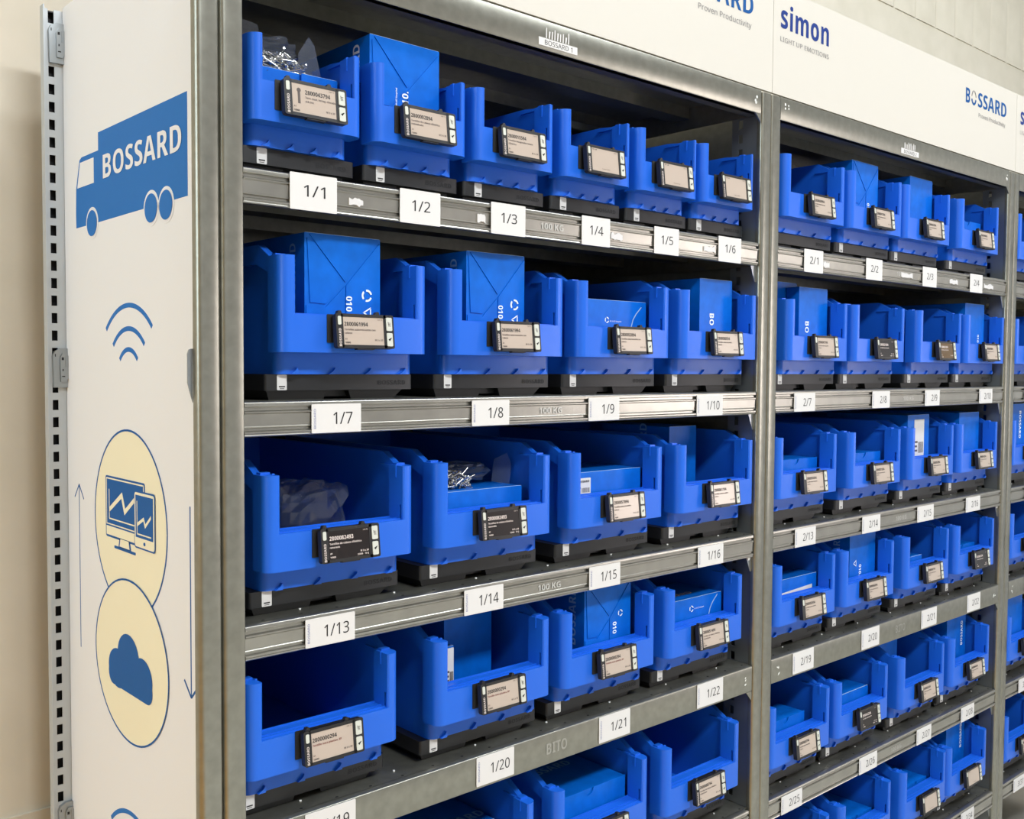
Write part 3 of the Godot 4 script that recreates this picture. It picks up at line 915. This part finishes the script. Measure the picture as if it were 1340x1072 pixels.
func _ready() -> void:
	rng.seed = 5
	# camera
	var cam := Camera3D.new()
	cam.name = "camera"
	cam.fov = 44.2032
	cam.near = 0.02
	cam.far = 60.0
	cam.position = Vector3(-0.50613, 1.51068, 1.04636)
	cam.rotation_order = EULER_ORDER_YXZ
	cam.rotation_degrees = Vector3(-2.41843, -41.88716, 0.35429)
	add_child(cam)
	cam.current = true
	# environment
	var we := WorldEnvironment.new()
	we.name = "environment"
	var env := Environment.new()
	env.background_mode = Environment.BG_COLOR
	env.background_color = Color(0.0, 0.0, 0.0)
	env.tonemap_mode = Environment.TONE_MAPPER_LINEAR
	env.tonemap_exposure = 0.9
	env.sdfgi_enabled = true
	env.ssao_enabled = true
	env.ssil_enabled = true
	we.environment = env
	add_child(we)

	font = SystemFont.new()
	font.font_names = PackedStringArray(["Droid Sans"])
	font_bold = SystemFont.new()
	font_bold.font_names = PackedStringArray(["Droid Sans"])
	font_bold.font_weight = 700
	make_materials()

	# lights
	var cool := Color(0.95, 0.975, 1.0)
	ceiling_lamp("ceiling_lamp", "white ceiling light across the aisle from the first bay", Vector3(0.1, 3.7, 2.4), 1.5, 0.4, 17.0, cool)
	ceiling_lamp("ceiling_lamp", "white ceiling light across the aisle in front of the second bay", Vector3(2.35, 3.75, 1.35), 1.3, 0.4, 7.0, cool)
	# the tall window beyond the printed end panel and the one mirrored in the shelf fronts are built with their walls

	build_room()
	for i in 4:
		add_upright(i)
	build_shelves()
	add_side_panel()
	for b in [1, 2, 3]:
		add_sign(b)
	build_bins()
	build_contents()

func build_room() -> void:
	var x0 := -4.0
	var x1 := 5.0
	var z0 := -0.62
	var z1 := 6.0
	var top := 4.0
	var st := start()
	box(st, x0 - 0.2, x1 + 0.2, -0.2, 0.0, z0 - 0.2, z1 + 0.2)
	var ground := structure("floor", st.commit(), M.floor)
	st = start()
	box(st, x0, -0.12, 0.0, 0.002, z0, 2.2)
	part(ground, "added_bounce_zone", st.commit(), M.floor_yellow)  # added, unseen yellow floor that bounces warm light onto panel and wall
	st = start()
	box(st, x0 - 0.2, x1 + 0.2, top, top + 0.2, z0 - 0.2, z1 + 0.2)
	structure("ceiling", st.commit(), M.room)
	st = start()
	box(st, x0 - 0.2, x1 + 0.2, 0.0, top, z0 - 0.2, z0)
	var back := structure("wall_back", st.commit(), M.wall)
	# lower dado, smooth band and upright cladding boards behind the signs
	st = start()
	box(st, x0, x1, 0.0, 0.806, z0, z0 + 0.006)
	part(back, "dado", st.commit(), M.wall)
	st = start()
	box(st, 0.6, x1, 2.03, 2.69, z0, z0 + 0.006)
	part(back, "smooth_band", st.commit(), M.clad)
	st = start()
	prism(st, [Vector2(0.002, 0.0), Vector2(0.143, 0.0), Vector2(0.143, 0.004), Vector2(0.138, 0.010), Vector2(0.012, 0.010), Vector2(0.002, 0.006)], 2.688, top, PLAN)
	var board := st.commit()
	for k in 30:
		part(back, "cladding_board", board, M.clad, Vector3(0.75 + k * 0.1455, 0, z0))
	st = start()
	box(st, x0 - 0.2, x1 + 0.2, 0.0, top, z1, z1 + 0.2)
	structure("wall_front", st.commit(), M.room)
	st = start()
	box(st, x0 - 0.2, x0, 0.0, top, z0, z1)
	structure("wall_left", st.commit(), M.room_warm_bounce)
	st = start()
	box(st, x1, x1 + 0.2, 0.0, top, z0, z1)
	structure("wall_right", st.commit(), M.room)
	# daylight window in the right wall, mirrored by the ribbed shelf fronts, and a tall one in the left wall beyond the end panel
	wall_window("window_1", x1, -1.0, 0.90, 2.30, 2.90, 3.95, 6.0, 3.0, Color(1.0, 0.95, 0.95))
	wall_window("window_2", x0, 1.0, 1.35, 3.85, -0.35, 1.75, 4.0, 2.2, Color(0.88, 0.955, 1.0))

# an opening in a side wall: frame, glowing pane and the daylight that comes through; dir points into the room along x
func wall_window(called: String, x: float, dir: float, y0: float, y1: float, z0: float, z1: float, glow: float, energy: float, color: Color) -> void:
	var st := start()
	var xa := minf(x, x + dir * 0.05)
	var xb := maxf(x, x + dir * 0.05)
	for e in [[z0 - 0.06, z0, y0 - 0.06, y1 + 0.06], [z1, z1 + 0.06, y0 - 0.06, y1 + 0.06], [z0, z1, y0 - 0.06, y0], [z0, z1, y1, y1 + 0.06]]:
		box(st, xa, xb, e[2], e[3], e[0], e[1])
	var win := structure(called, st.commit(), M.bright)
	st = start()
	box(st, minf(x + dir * 0.01, x + dir * 0.02), maxf(x + dir * 0.01, x + dir * 0.02), y0, y1, z0, z1)
	var day := mat(Color(0.9, 0.9, 0.9), 0.3)
	day.emission_enabled = true
	day.emission = color
	day.emission_energy_multiplier = glow
	part(win, "window_pane", st.commit(), day)
	var l := AreaLight3D.new()
	l.name = "daylight"
	l.area_size = Vector2(z1 - z0, y1 - y0)
	l.light_color = color
	l.light_energy = energy
	l.area_range = 20.0
	l.area_attenuation = 2.0
	l.shadow_enabled = true
	win.add_child(l)
	l.position = Vector3(x + dir * 0.06, (y0 + y1) / 2.0, (z0 + z1) / 2.0)
	l.rotation = Vector3(0, -dir * PI / 2.0, 0)

func build_shelves() -> void:
	var T := {
		"1A": [["1/1", 0.085, 0.148], ["1/2", 0.240, 0.304], ["1/3", 0.391, 0.454], ["1/4", 0.567, 0.628], ["1/5", 0.731, 0.792], ["1/6", 0.898, 0.962]],
		"1B": [["1/7", 0.113, 0.182], ["1/8", 0.359, 0.426], ["1/9", 0.585, 0.653], ["1/10", 0.845, 0.916]],
		"1C": [["1/13", 0.104, 0.173], ["1/14", 0.347, 0.417], ["1/15", 0.590, 0.659], ["1/16", 0.854, 0.924]],
		"1D": [["1/19", 0.103, 0.174], ["1/20", 0.370, 0.439], ["1/21", 0.615, 0.686], ["1/22", 0.857, 0.929]],
		"1E": [], "1F": [],
		"2A": [["2/1", 1.161, 1.226], ["2/2", 1.387, 1.452], ["2/3", 1.628, 1.693], ["2/4", 1.861, 1.927]],
		"2B": [["2/7", 1.136, 1.207], ["2/8", 1.423, 1.495], ["2/9", 1.652, 1.721], ["2/10", 1.926, 1.998]],
		"2C": [["2/13", 1.147, 1.218], ["2/14", 1.393, 1.466], ["2/15", 1.629, 1.705], ["2/16", 1.869, 1.945]],
		"2D": [["2/19", 1.147, 1.219], ["2/20", 1.400, 1.472], ["2/21", 1.659, 1.732], ["2/22", 1.889, 1.960]],
		"2E": [["2/25", 1.117, 1.187], ["2/26", 1.401, 1.474], ["2/27", 1.650, 1.719], ["2/28", 1.871, 1.941]],
		"2F": [["2/33", 1.640, 1.710], ["2/34", 1.885, 1.955]],
		"3A": [["3/1", 2.190, 2.255]], "3B": [["3/7", 2.190, 2.260]], "3C": [["3/13", 2.215, 2.285]], "3D": [["3/19", 2.225, 2.295]], "3E": [["3/25", 2.205, 2.275]], "3F": [["3/31", 2.190, 2.260]]}
	var emb := {"1A": ["100 KG", 0.508], "1B": ["100 KG", 0.508], "1C": ["100 KG", 0.508], "1D": ["BITO", 0.525], "2A": ["100 KG", 1.54], "2B": ["100 KG", 1.58], "2C": ["100 KG", 1.56], "2D": ["BITO", 1.565], "2E": ["100 KG", 1.56]}
	var ends := {"1A": "1/1 to 1/6", "1B": "1/7 to 1/10", "1C": "1/13 to 1/16", "1D": "1/19 to 1/22", "2A": "2/1 to 2/4", "2B": "2/7 to 2/10", "2C": "2/13 to 2/16", "2D": "2/19 to 2/22", "2E": "2/25 to 2/28", "2F": "2/33 and 2/34"}
	for bay in [1, 2, 3]:
		add_top_shelf(bay)
		for row in ["A", "B", "C", "D", "E", "F"]:
			var k := "%d%s" % [bay, row]
			var flat: bool = row == "D"
			var nth: String = {"A": "top", "B": "second", "C": "third", "D": "fourth", "E": "fifth", "F": "sixth"}[row]
			var label := "%s %s steel shelf of the %s bay" % [nth, "smooth-fronted" if flat else "ribbed", ["first", "second", "third"][bay - 1]]
			if ends.has(k):
				label += ", tags " + ends[k]
			var e = emb.get(k, ["", 0.0])
			add_shelf(bay, row, T[k], flat, e[0], e[1], label)
	# back sheets, one to a bay
	for bay in [1, 2, 3]:
		var o := thing("rack_back", "grey steel back sheet behind the bins of the %s bay" % ["first", "second", "third"][bay - 1], "panel", Vector3((bay - 1) * PITCH + HALF + 0.002, 0.05, -DEPTH - 0.004), "back sheets of the rack")
		var st := start()
		box(st, 0.0, PITCH - 2 * HALF - 0.004, 0.0, 1.94, -0.0015, 0.0)
		part(o, "sheet", st.commit(), M.sheet)
		st = start()
		for x in [0.28, 0.62]:
			box(st, x, x + 0.02, 0.0, 1.94, 0.0, 0.003)
		part(o, "stiffener", st.commit(), M.sheet)

func build_bins() -> void:
	var txt := {
		"1A1": ["2800043794", ["Torn. exot. hexag. cincado, nt.", "4.8 zinc"], "light"], "1A2": ["2800002894", ["Tornillos de cabeza cilindrica", "redondeada"], "light"], "1A3": ["2800015594", ["Tornillos hexagonales ranura", "cilindrica"], "light"],
		"1A4": ["", [], "blank"], "1A5": ["", [], "blank"], "1A6": ["", [], "blank"],
		"1B1": ["2800061994", ["Tornillos autorroscantes con", "cabeza"], "light"], "1B2": ["2800061994", ["Tornillos autorroscantes con", "cabeza"], "light"], "1B3": ["2800053894", ["Tornillos autorroscantes con", "cabeza"], "light"], "1B4": ["2800000594", ["Tornillos autorroscantes", "cabeza"], "light"],
		"1C1": ["2800082493", ["Tornillos de cabeza cilindrica", "ranurada"], "dark"], "1C2": ["2800082493", ["Tornillos de cabeza cilindrica", "ranurada"], "dark"], "1C3": ["2800057094", ["Tornillos autorroscantes", "cabeza"], "light"], "1C4": ["2800061194", ["Tornillos autorroscantes", "cabeza"], "light"],
		"1D1": ["2800000294", ["Tornillo rosca plastico, BP"], "light"], "1D2": ["2800000294", ["Tornillo rosca plastico, BP"], "light"], "1D3": ["2800000294", ["Tornillo rosca plastico, BP"], "light"], "1D4": ["2800051494", ["Tornillos de cabeza cilindrica", "redondeada"], "light"],
		"1E1": ["2800000394", ["Tornillo rosca plastico"], "light"], "1E2": ["2800000494", ["Tornillo rosca plastico"], "light"], "1E3": ["2800088494", ["Tornillo rosca plastico"], "light"], "1E4": ["2800088794", ["Tornillos de cabeza cilindrica", "redondeada"], "light"],
		"2B2": ["2800031294", ["Tornillo autorroscante"], "dark"], "2B3": ["2800031394", ["Tornillo autorroscante"], "brown"], "2D4": ["2800041294", ["Tornillo autorroscante"], "dark"], "2E2": ["2800042294", ["Tornillo autorroscante"], "dark"], "2F3": ["", [], "blank"], "2F4": ["", [], "blank"]}
	var R := {"1A": [0.1865, 0.352, 0.514, 0.679, 0.844, 1.004], "1B": [0.2865, 0.537, 0.778, 1.0195], "1C": [0.2655, 0.514, 0.766, 1.016], "1D": [0.242, 0.5146, 0.751, 0.991], "1E": [0.242, 0.4866, 0.738, 0.988],
		"2A": [1.3095, 1.5386, 1.762, 2.021], "2B": [1.330, 1.563, 1.833, 2.0685], "2C": [1.300, 1.558, 1.808, 2.046], "2D": [1.3035, 1.540, 1.797, 2.042], "2E": [1.2915, 1.5246, 1.788, 2.030], "2F": [1.299, 1.5486, 1.808, 2.028],
		"3A": [2.345], "3B": [2.345], "3C": [2.345], "3D": [2.348], "3E": [2.348], "3F": [2.348]}
	var state := {"1A1": "with bagged screws on cartons", "1A2": "with one tall carton", "1B1": "with one tall carton", "1B2": "with one tall carton", "1B3": "with a low carton", "1B4": "with a tall notched carton", "1C1": "with a crumpled clear bag", "1C2": "with bagged screws on carton", "1C3": "with a low stickered carton", "1C4": "with a tall carton", "1D2": "with two cartons", "1D3": "with one tall carton", "1D4": "with a low carton", "1E2": "with a lettered carton", "1E3": "with a notched carton",
		"2A2": "with one tall carton", "2A3": "with one tall carton", "2A4": "with a low carton", "2B1": "with two tall cartons", "2B4": "with one tall carton", "2C1": "with a low notched carton", "2C2": "with a low notched carton", "2C3": "with a white-stickered tall carton", "2C4": "with one tall carton", "2D1": "with stickered carton", "2D2": "with one tall carton", "2D3": "with a small carton", "2D4": "with a low carton", "2E1": "with a notched carton", "2E2": "with a low carton", "2E3": "with a tall carton", "2E4": "with a tall lettered carton", "2F2": "with a low carton", "2F3": "with a low carton", "2F4": "with a tall lettered carton"}
	var shelf_word := {"A": "top", "B": "second", "C": "third", "D": "fourth", "E": "fifth", "F": "sixth"}
	var serial := 2800010094
	for k in R:
		var bay := int(k.substr(0, 1))
		var row: String = k.substr(1, 1)
		for i in R[k].size():
			var id := "%s%d" % [k, i + 1]
			serial += 1300
			var t: Array = txt.get(id, [str(serial), ["Tornillo autorroscante", "cabeza"], "light"])
			var nth: String = ["first", "second", "third", "fourth", "fifth", "sixth"][i]
			var where := "%s on %s shelf of %s bay" % [nth, shelf_word[row], ["first", "second", "third"][bay - 1]]
			add_bin(bay, row, id, R[k][i], k == "1A", state.get(id, "empty" if bay < 3 else ""), t[0], t[1], t[2], where)

func sticker(o: Node3D, x0: float, x1: float, y0: float, y1: float, turn := 0.0) -> void:
	var st := start()
	var c := Vector2((x0 + x1) / 2, (y0 + y1) / 2)
	rbox(st, x0 - c.x, x1 - c.x, y0 - c.y, y1 - c.y, 0.0, 0.0004, 0.001)
	var s := part(o, "sticker", st.commit(), M.paper, Vector3(c.x, c.y, 0.0002), "white sticker")
	s.rotation.z = turn
	st = start()
	rng.seed = 17
	var w := x1 - x0
	var h := y1 - y0
	for k in 14:
		var bx := -w * 0.1 + k * w * 0.038
		box(st, bx, bx + w * rng.randf_range(0.008, 0.022), -h * 0.36, -h * 0.08, 0.0004, 0.0006)
	for k in 3:
		box(st, -w * 0.42, -w * 0.42 + w * rng.randf_range(0.2, 0.3), -h * 0.1 - k * h * 0.11, -h * 0.05 - k * h * 0.11, 0.0004, 0.0006)
	part(s, "print", st.commit(), M.ink_soft)

func build_contents() -> void:
	var o: Node3D
	# --- first bay
	o = add_carton("A", 0.055, 0.1216, -0.040, 0.14, 0.097, "plain", "flat blue carton under the screw bag in first bin, top shelf, first bay")
	o = add_carton("A", 0.1222, 0.1720, -0.036, 0.14, 0.097, "plain", "light blue carton beside the bagged screws in first bin, top shelf, first bay")
	o = add_carton("A", 0.2195, 0.3300, -0.036, 0.2, 0.166, "tall", "tall blue carton rising from second bin, top shelf, first bay")
	front_word(o, "010.", Vector3(-0.001, 0.088, 0.0016), 0.0095, M.white_ink, 90.0)
	front_word(o, "EN 10 027 Recycled", Vector3(-0.0148, 0.088, 0.0016), 0.0022, M.white_ink, 90.0)
	side_word(o, "BOSSARD", 0.11, 0.015, -0.03, 0.1105, M.white_ink)
	for e in [["first", 0.1255, 0.2355, 0.172], ["second", 0.3785, 0.4870, 0.170]]:
		o = add_carton("B", e[1], e[2], -0.036, 0.2, e[3], "tall", "tall blue carton with flap creases in %s bin, second shelf, first bay" % e[0])
		front_word(o, "010", Vector3(0.0075, 0.0845, 0.0016), 0.0085, M.white_ink)
		recycle_mark(o, Vector3(0.034, 0.096, 0.0014), 0.0078)
		triangle_mark(o, Vector3(0.036, 0.0745, 0.0014), 0.0085)
		side_word(o, "BOSSARD", 0.115, 0.014, -0.028, e[2] - e[1], M.pale_ink)
	o = add_carton("B", 0.590, 0.7560, -0.036, 0.16, 0.116, "plain", "low blue carton in third bin, second shelf, first bay")
	recycle_mark(o, Vector3(-0.010, 0.0815, 0.0004), 0.0048)
	lettering(o, "lettering", "EN 10 027 Recycled", 0.0022, Vector3(-0.003, 0.0795, 0.0004), M.white_ink, false, 0, Basis.IDENTITY, -1)
	tear(o, 0.064, 0.105)
	o = add_carton("B", 0.897, 0.9890, -0.036, 0.16, 0.165, "plain", "tall blue carton with side notch in fourth bin, second shelf, first bay")
	front_word(o, "BO", Vector3(-0.012, 0.092, 0.0004), 0.0115, M.white_ink)
	o = add_carton("C", 0.318, 0.4842, -0.036, 0.17, 0.094, "plain", "low blue carton under the bagged screws in second bin, third shelf, first bay")
	o = add_carton("C", 0.580, 0.7470, -0.036, 0.12, 0.104, "plain", "low blue carton with white corner sticker in third bin, third shelf, first bay")
	sticker(o, -0.067, -0.034, 0.066, 0.092)
	lettering(o, "lettering", "BOSSARD", 0.0032, Vector3(-0.051, 0.087, 0.0012), M.ink, true, 0.026)
	o = add_carton("C", 0.8800, 0.955, -0.085, 0.16, 0.163, "plain", "tall carton at the rear of fourth bin, third shelf, first bay")
	side_word(o, "BOSSARD", 0.115, 0.016, -0.06, 0.075, M.pale_ink)
	o = add_carton("D", 0.384, 0.4740, -0.09, 0.16, 0.17, "plain", "tall carton at the rear of second bin, fourth shelf, first bay")
	o = add_carton("D", 0.318, 0.3700, -0.05, 0.035, 0.114, "plain", "narrow carton with white sticker in second bin, fourth shelf, first bay")
	sticker(o, 0.0135, 0.0255, 0.05, 0.108)
	o = add_carton("D", 0.6185, 0.7265, -0.036, 0.2, 0.166, "tall", "tall blue carton with flap creases in third bin, fourth shelf, first bay")
	front_word(o, "010", Vector3(0.0145, 0.085, 0.0016), 0.0085, M.white_ink)
	recycle_mark(o, Vector3(0.028, 0.107, 0.0014), 0.0055)
	side_word(o, "BOSSARD", 0.11, 0.015, -0.026, 0.108, M.pale_ink)
	o = add_carton("D", 0.800, 0.9710, -0.036, 0.1, 0.106, "plain", "low blue carton with printed top in fourth bin, fourth shelf, first bay")
	recycle_mark(o, Vector3(0.0, 0.084, 0.0004), 0.0055)
	lettering(o, "lettering", "EN 10 027 Recycled", 0.0022, Vector3(0.008, 0.083, 0.0004), M.white_ink, false, 0, Basis.IDENTITY, -1)
	lettering(o, "lettering", "BOSSARD", 0.012, Vector3(-0.01, 0.1031, -0.03), M.ink_light, true, 0.09, Basis(Vector3(1, 0, 0), -PI / 2))
	tear(o, 0.066, 0.1)
	o = add_carton("E", 0.300, 0.470, -0.075, 0.20, 0.092, "plain", "carton with lettered lid in second bin, fifth shelf, first bay")
	lettering(o, "lettering", "BOSSARD", 0.018, Vector3(0.03, 0.0892, -0.03), M.pale_ink, true, 0.11, Basis(Vector3(1, 0, 0), -PI / 2))
	o = add_carton("E", 0.545, 0.7180, -0.036, 0.22, 0.105, "notch", "blue carton with notched lid in third bin, fifth shelf, first bay")
	lettering(o, "lettering", "BOSSARD", 0.018, Vector3(0.0, 0.1008, -0.10), M.pale_ink, true, 0.11, Basis(Vector3(1, 0, 0), -PI / 2))
	# --- second bay
	o = add_carton("A", 1.3900, 1.4950, -0.036, 0.18, 0.173, "tall", "tall blue carton rising from second bin, top shelf, second bay")
	front_word(o, "10", Vector3(0.012, 0.082, 0.0016), 0.0085, M.white_ink, 90.0)
	o = add_carton("A", 1.6350, 1.7400, -0.036, 0.18, 0.172, "plain", "tall plain blue carton rising from third bin, top shelf, second bay")
	o = add_carton("A", 1.850, 1.995, -0.036, 0.12, 0.102, "notch", "low blue carton in fourth bin, top shelf, second bay")
	o = add_carton("B", 1.139, 1.243, -0.066, 0.12, 0.178, "plain", "tall rear carton in first bin, second shelf, second bay")
	o = add_carton("B", 1.2050, 1.3060, -0.036, 0.028, 0.168, "plain", "tall front carton in first bin, second shelf, second bay")
	front_word(o, "BO", Vector3(-0.022, 0.088, 0.0004), 0.0125, M.white_ink)
	o = add_carton("B", 1.9230, 2.0280, -0.036, 0.2, 0.170, "plain", "tall blue carton rising from fourth bin, second shelf, second bay")
	front_word(o, "010", Vector3(0.020, 0.083, 0.0004), 0.0085, M.white_ink)
	o = add_carton("C", 1.125, 1.2790, -0.036, 0.13, 0.092, "notch", "low blue carton with thumb notch in first bin, third shelf, second bay")
	o = add_carton("C", 1.385, 1.5300, -0.036, 0.13, 0.091, "notch", "low blue carton with thumb notch in second bin, third shelf, second bay")
	o = add_carton("C", 1.6500, 1.7510, -0.036, 0.2, 0.164, "plain", "tall blue carton with long white sticker in third bin, third shelf, second bay")
	sticker(o, -0.020, 0.026, 0.062, 0.150)
	o = add_carton("C", 1.9060, 2.0130, -0.036, 0.2, 0.163, "plain", "tall blue carton standing in fourth bin, third shelf, second bay")
	o = add_carton("D", 1.120, 1.2850, -0.036, 0.05, 0.099, "plain", "blue carton with slanted barcode sticker in first bin, fourth shelf, second bay")
	sticker(o, -0.074, 0.067, 0.034, 0.0715, 0.045)
	o = add_carton("D", 1.4115, 1.5165, -0.036, 0.2, 0.166, "plain", "tall blue carton with white marks in second bin, fourth shelf, second bay")
	front_word(o, "010.", Vector3(-0.010, 0.078, 0.0004), 0.009, M.white_ink)
	triangle_mark(o, Vector3(-0.030, 0.094, 0.0004), 0.0085)
	side_word(o, "BOSSARD", 0.11, 0.015, -0.03, 0.105, M.pale_ink)
	o = add_carton("D", 1.640, 1.7300, -0.036, 0.06, 0.081, "plain", "small blue carton corner showing in third bin, fourth shelf, second bay")
	o = add_carton("D", 1.865, 2.015, -0.040, 0.06, 0.078, "notch", "low blue carton in fourth bin, fourth shelf, second bay")
	o = add_carton("E", 1.115, 1.2500, -0.036, 0.06, 0.091, "notch", "blue carton with notched front in first bin, fifth shelf, second bay")
	o = add_carton("E", 1.355, 1.4980, -0.036, 0.06, 0.091, "plain", "low blue carton in second bin, fifth shelf, second bay")
	o = add_carton("E", 1.600, 1.700, -0.075, 0.2, 0.17, "plain", "tall blue carton at the rear of third bin, fifth shelf, second bay")
	o = add_carton("E", 1.8990, 2.0000, -0.050, 0.2, 0.165, "plain", "tall carton with a word down its front in fourth bin, fifth shelf, second bay")
	front_word(o, "BOSSARD", Vector3(0.028, 0.115, 0.0004), 0.010, M.white_ink, 90.0)
	o = add_carton("F", 1.385, 1.5250, -0.036, 0.14, 0.075, "notch", "low blue carton in second bin, sixth shelf, second bay")
	o = add_carton("F", 1.660, 1.7790, -0.036, 0.14, 0.076, "notch", "low blue carton in third bin, sixth shelf, second bay")
	o = add_carton("F", 1.9080, 2.0080, -0.050, 0.2, 0.17, "plain", "tall carton with a word down its front in fourth bin, sixth shelf, second bay")
	front_word(o, "BOSSARD", Vector3(0.028, 0.115, 0.0004), 0.010, M.white_ink, 90.0)
	# --- third bay, just inside the frame
	o = add_carton("C", 2.165, 2.300, -0.036, 0.2, 0.178, "plain", "tall carton in first bin, third shelf, third bay")
	front_word(o, "BOSSARD", Vector3(0.03, 0.12, 0.0004), 0.012, M.white_ink)
	o = add_carton("D", 2.175, 2.250, -0.060, 0.2, 0.172, "plain", "tall carton in first bin, fourth shelf, third bay")
	side_word(o, "BOSSARD", 0.11, 0.015, -0.03, 0.075, M.pale_ink)
	o = add_carton("E", 2.185, 2.310, -0.036, 0.2, 0.168, "plain", "tall carton in first bin, fifth shelf, third bay")
	# --- clear bags
	o = thing("screw_bag", "clear bag of bright screws on cartons in first bin, top shelf, first bay", "bag", Vector3(0.1, ROW_Y["A"] + BASE_H + 0.0975, -0.085), "clear plastic bags in the bins")
	part(o, "film", bag_mesh(0.068, 0.036, 0.05, 12, 0.5), M.film, Vector3(0, 0.026, 0))
	var s := part(o, "screws", screws_mesh(260, 0.054, 0.030, 0.040, 5, 0.017), M.screw, Vector3(0, 0.002, 0), "bright steel screws")
	s.set_meta("kind", "stuff")
	var neck := start()
	prism(neck, [Vector2(0.028, 0.0), Vector2(0.062, 0.004), Vector2(0.052, 0.044), Vector2(0.044, 0.052), Vector2(0.030, 0.030)], 0.028, 0.0286)
	part(o, "neck", neck.commit(), M.film)
	neck = start()
	prism(neck, [Vector2(-0.05, 0.03), Vector2(0.0, 0.03), Vector2(-0.01, 0.062), Vector2(-0.045, 0.066)], 0.0, 0.0006)
	part(o, "flap", neck.commit(), M.film)
	o = thing("clear_bag", "crumpled clear bag lying in first bin, third shelf, first bay", "bag", Vector3(0.155, ROW_Y["C"] + BASE_H + 0.0032, -0.120), "clear plastic bags in the bins")
	part(o, "film", bag_mesh(0.104, 0.090, 0.085, 33, 0.5), M.film, Vector3(0.012, 0.064, 0.002))
	s = part(o, "screws", screws_mesh(90, 0.055, 0.03, 0.05, 8), M.screw, Vector3(0.01, 0.003, 0), "small bright screws")
	s.set_meta("kind", "stuff")
	o = thing("screw_bag", "clear bag of bright screws on the carton in second bin, third shelf, first bay", "bag", Vector3(0.405, ROW_Y["C"] + BASE_H + 0.0945, -0.095), "clear plastic bags in the bins")
	part(o, "film", bag_mesh(0.08, 0.026, 0.05, 25, 0.5), M.film, Vector3(0.005, 0.0195, 0))
	s = part(o, "screws", screws_mesh(230, 0.045, 0.028, 0.040, 11, 0.013), M.screw, Vector3(-0.028, 0.002, 0.005), "bright steel screws")
	s.set_meta("kind", "stuff")
	neck = start()
	prism(neck, [Vector2(0.055, 0.004), Vector2(0.09, -0.004), Vector2(0.094, 0.026), Vector2(0.085, 0.044), Vector2(0.06, 0.036)], -0.001, 0.0)
	part(o, "neck", neck.commit(), M.film, Vector3(0, 0, 0.02))

func tear(o: Node3D, x: float, y: float) -> void:
	# pale torn scuff near a corner of the carton front
	var st := start()
	var p := [Vector2(x - 0.016, y - 0.034), Vector2(x - 0.012, y - 0.022), Vector2(x - 0.004, y - 0.012), Vector2(x + 0.008, y - 0.001), Vector2(x + 0.007, y), Vector2(x - 0.006, y - 0.0115), Vector2(x - 0.0135, y - 0.0215), Vector2(x - 0.0175, y - 0.033)]
	prism(st, p, 0.0, 0.0004)
	part(o, "torn_edge", st.commit(), M.edge)
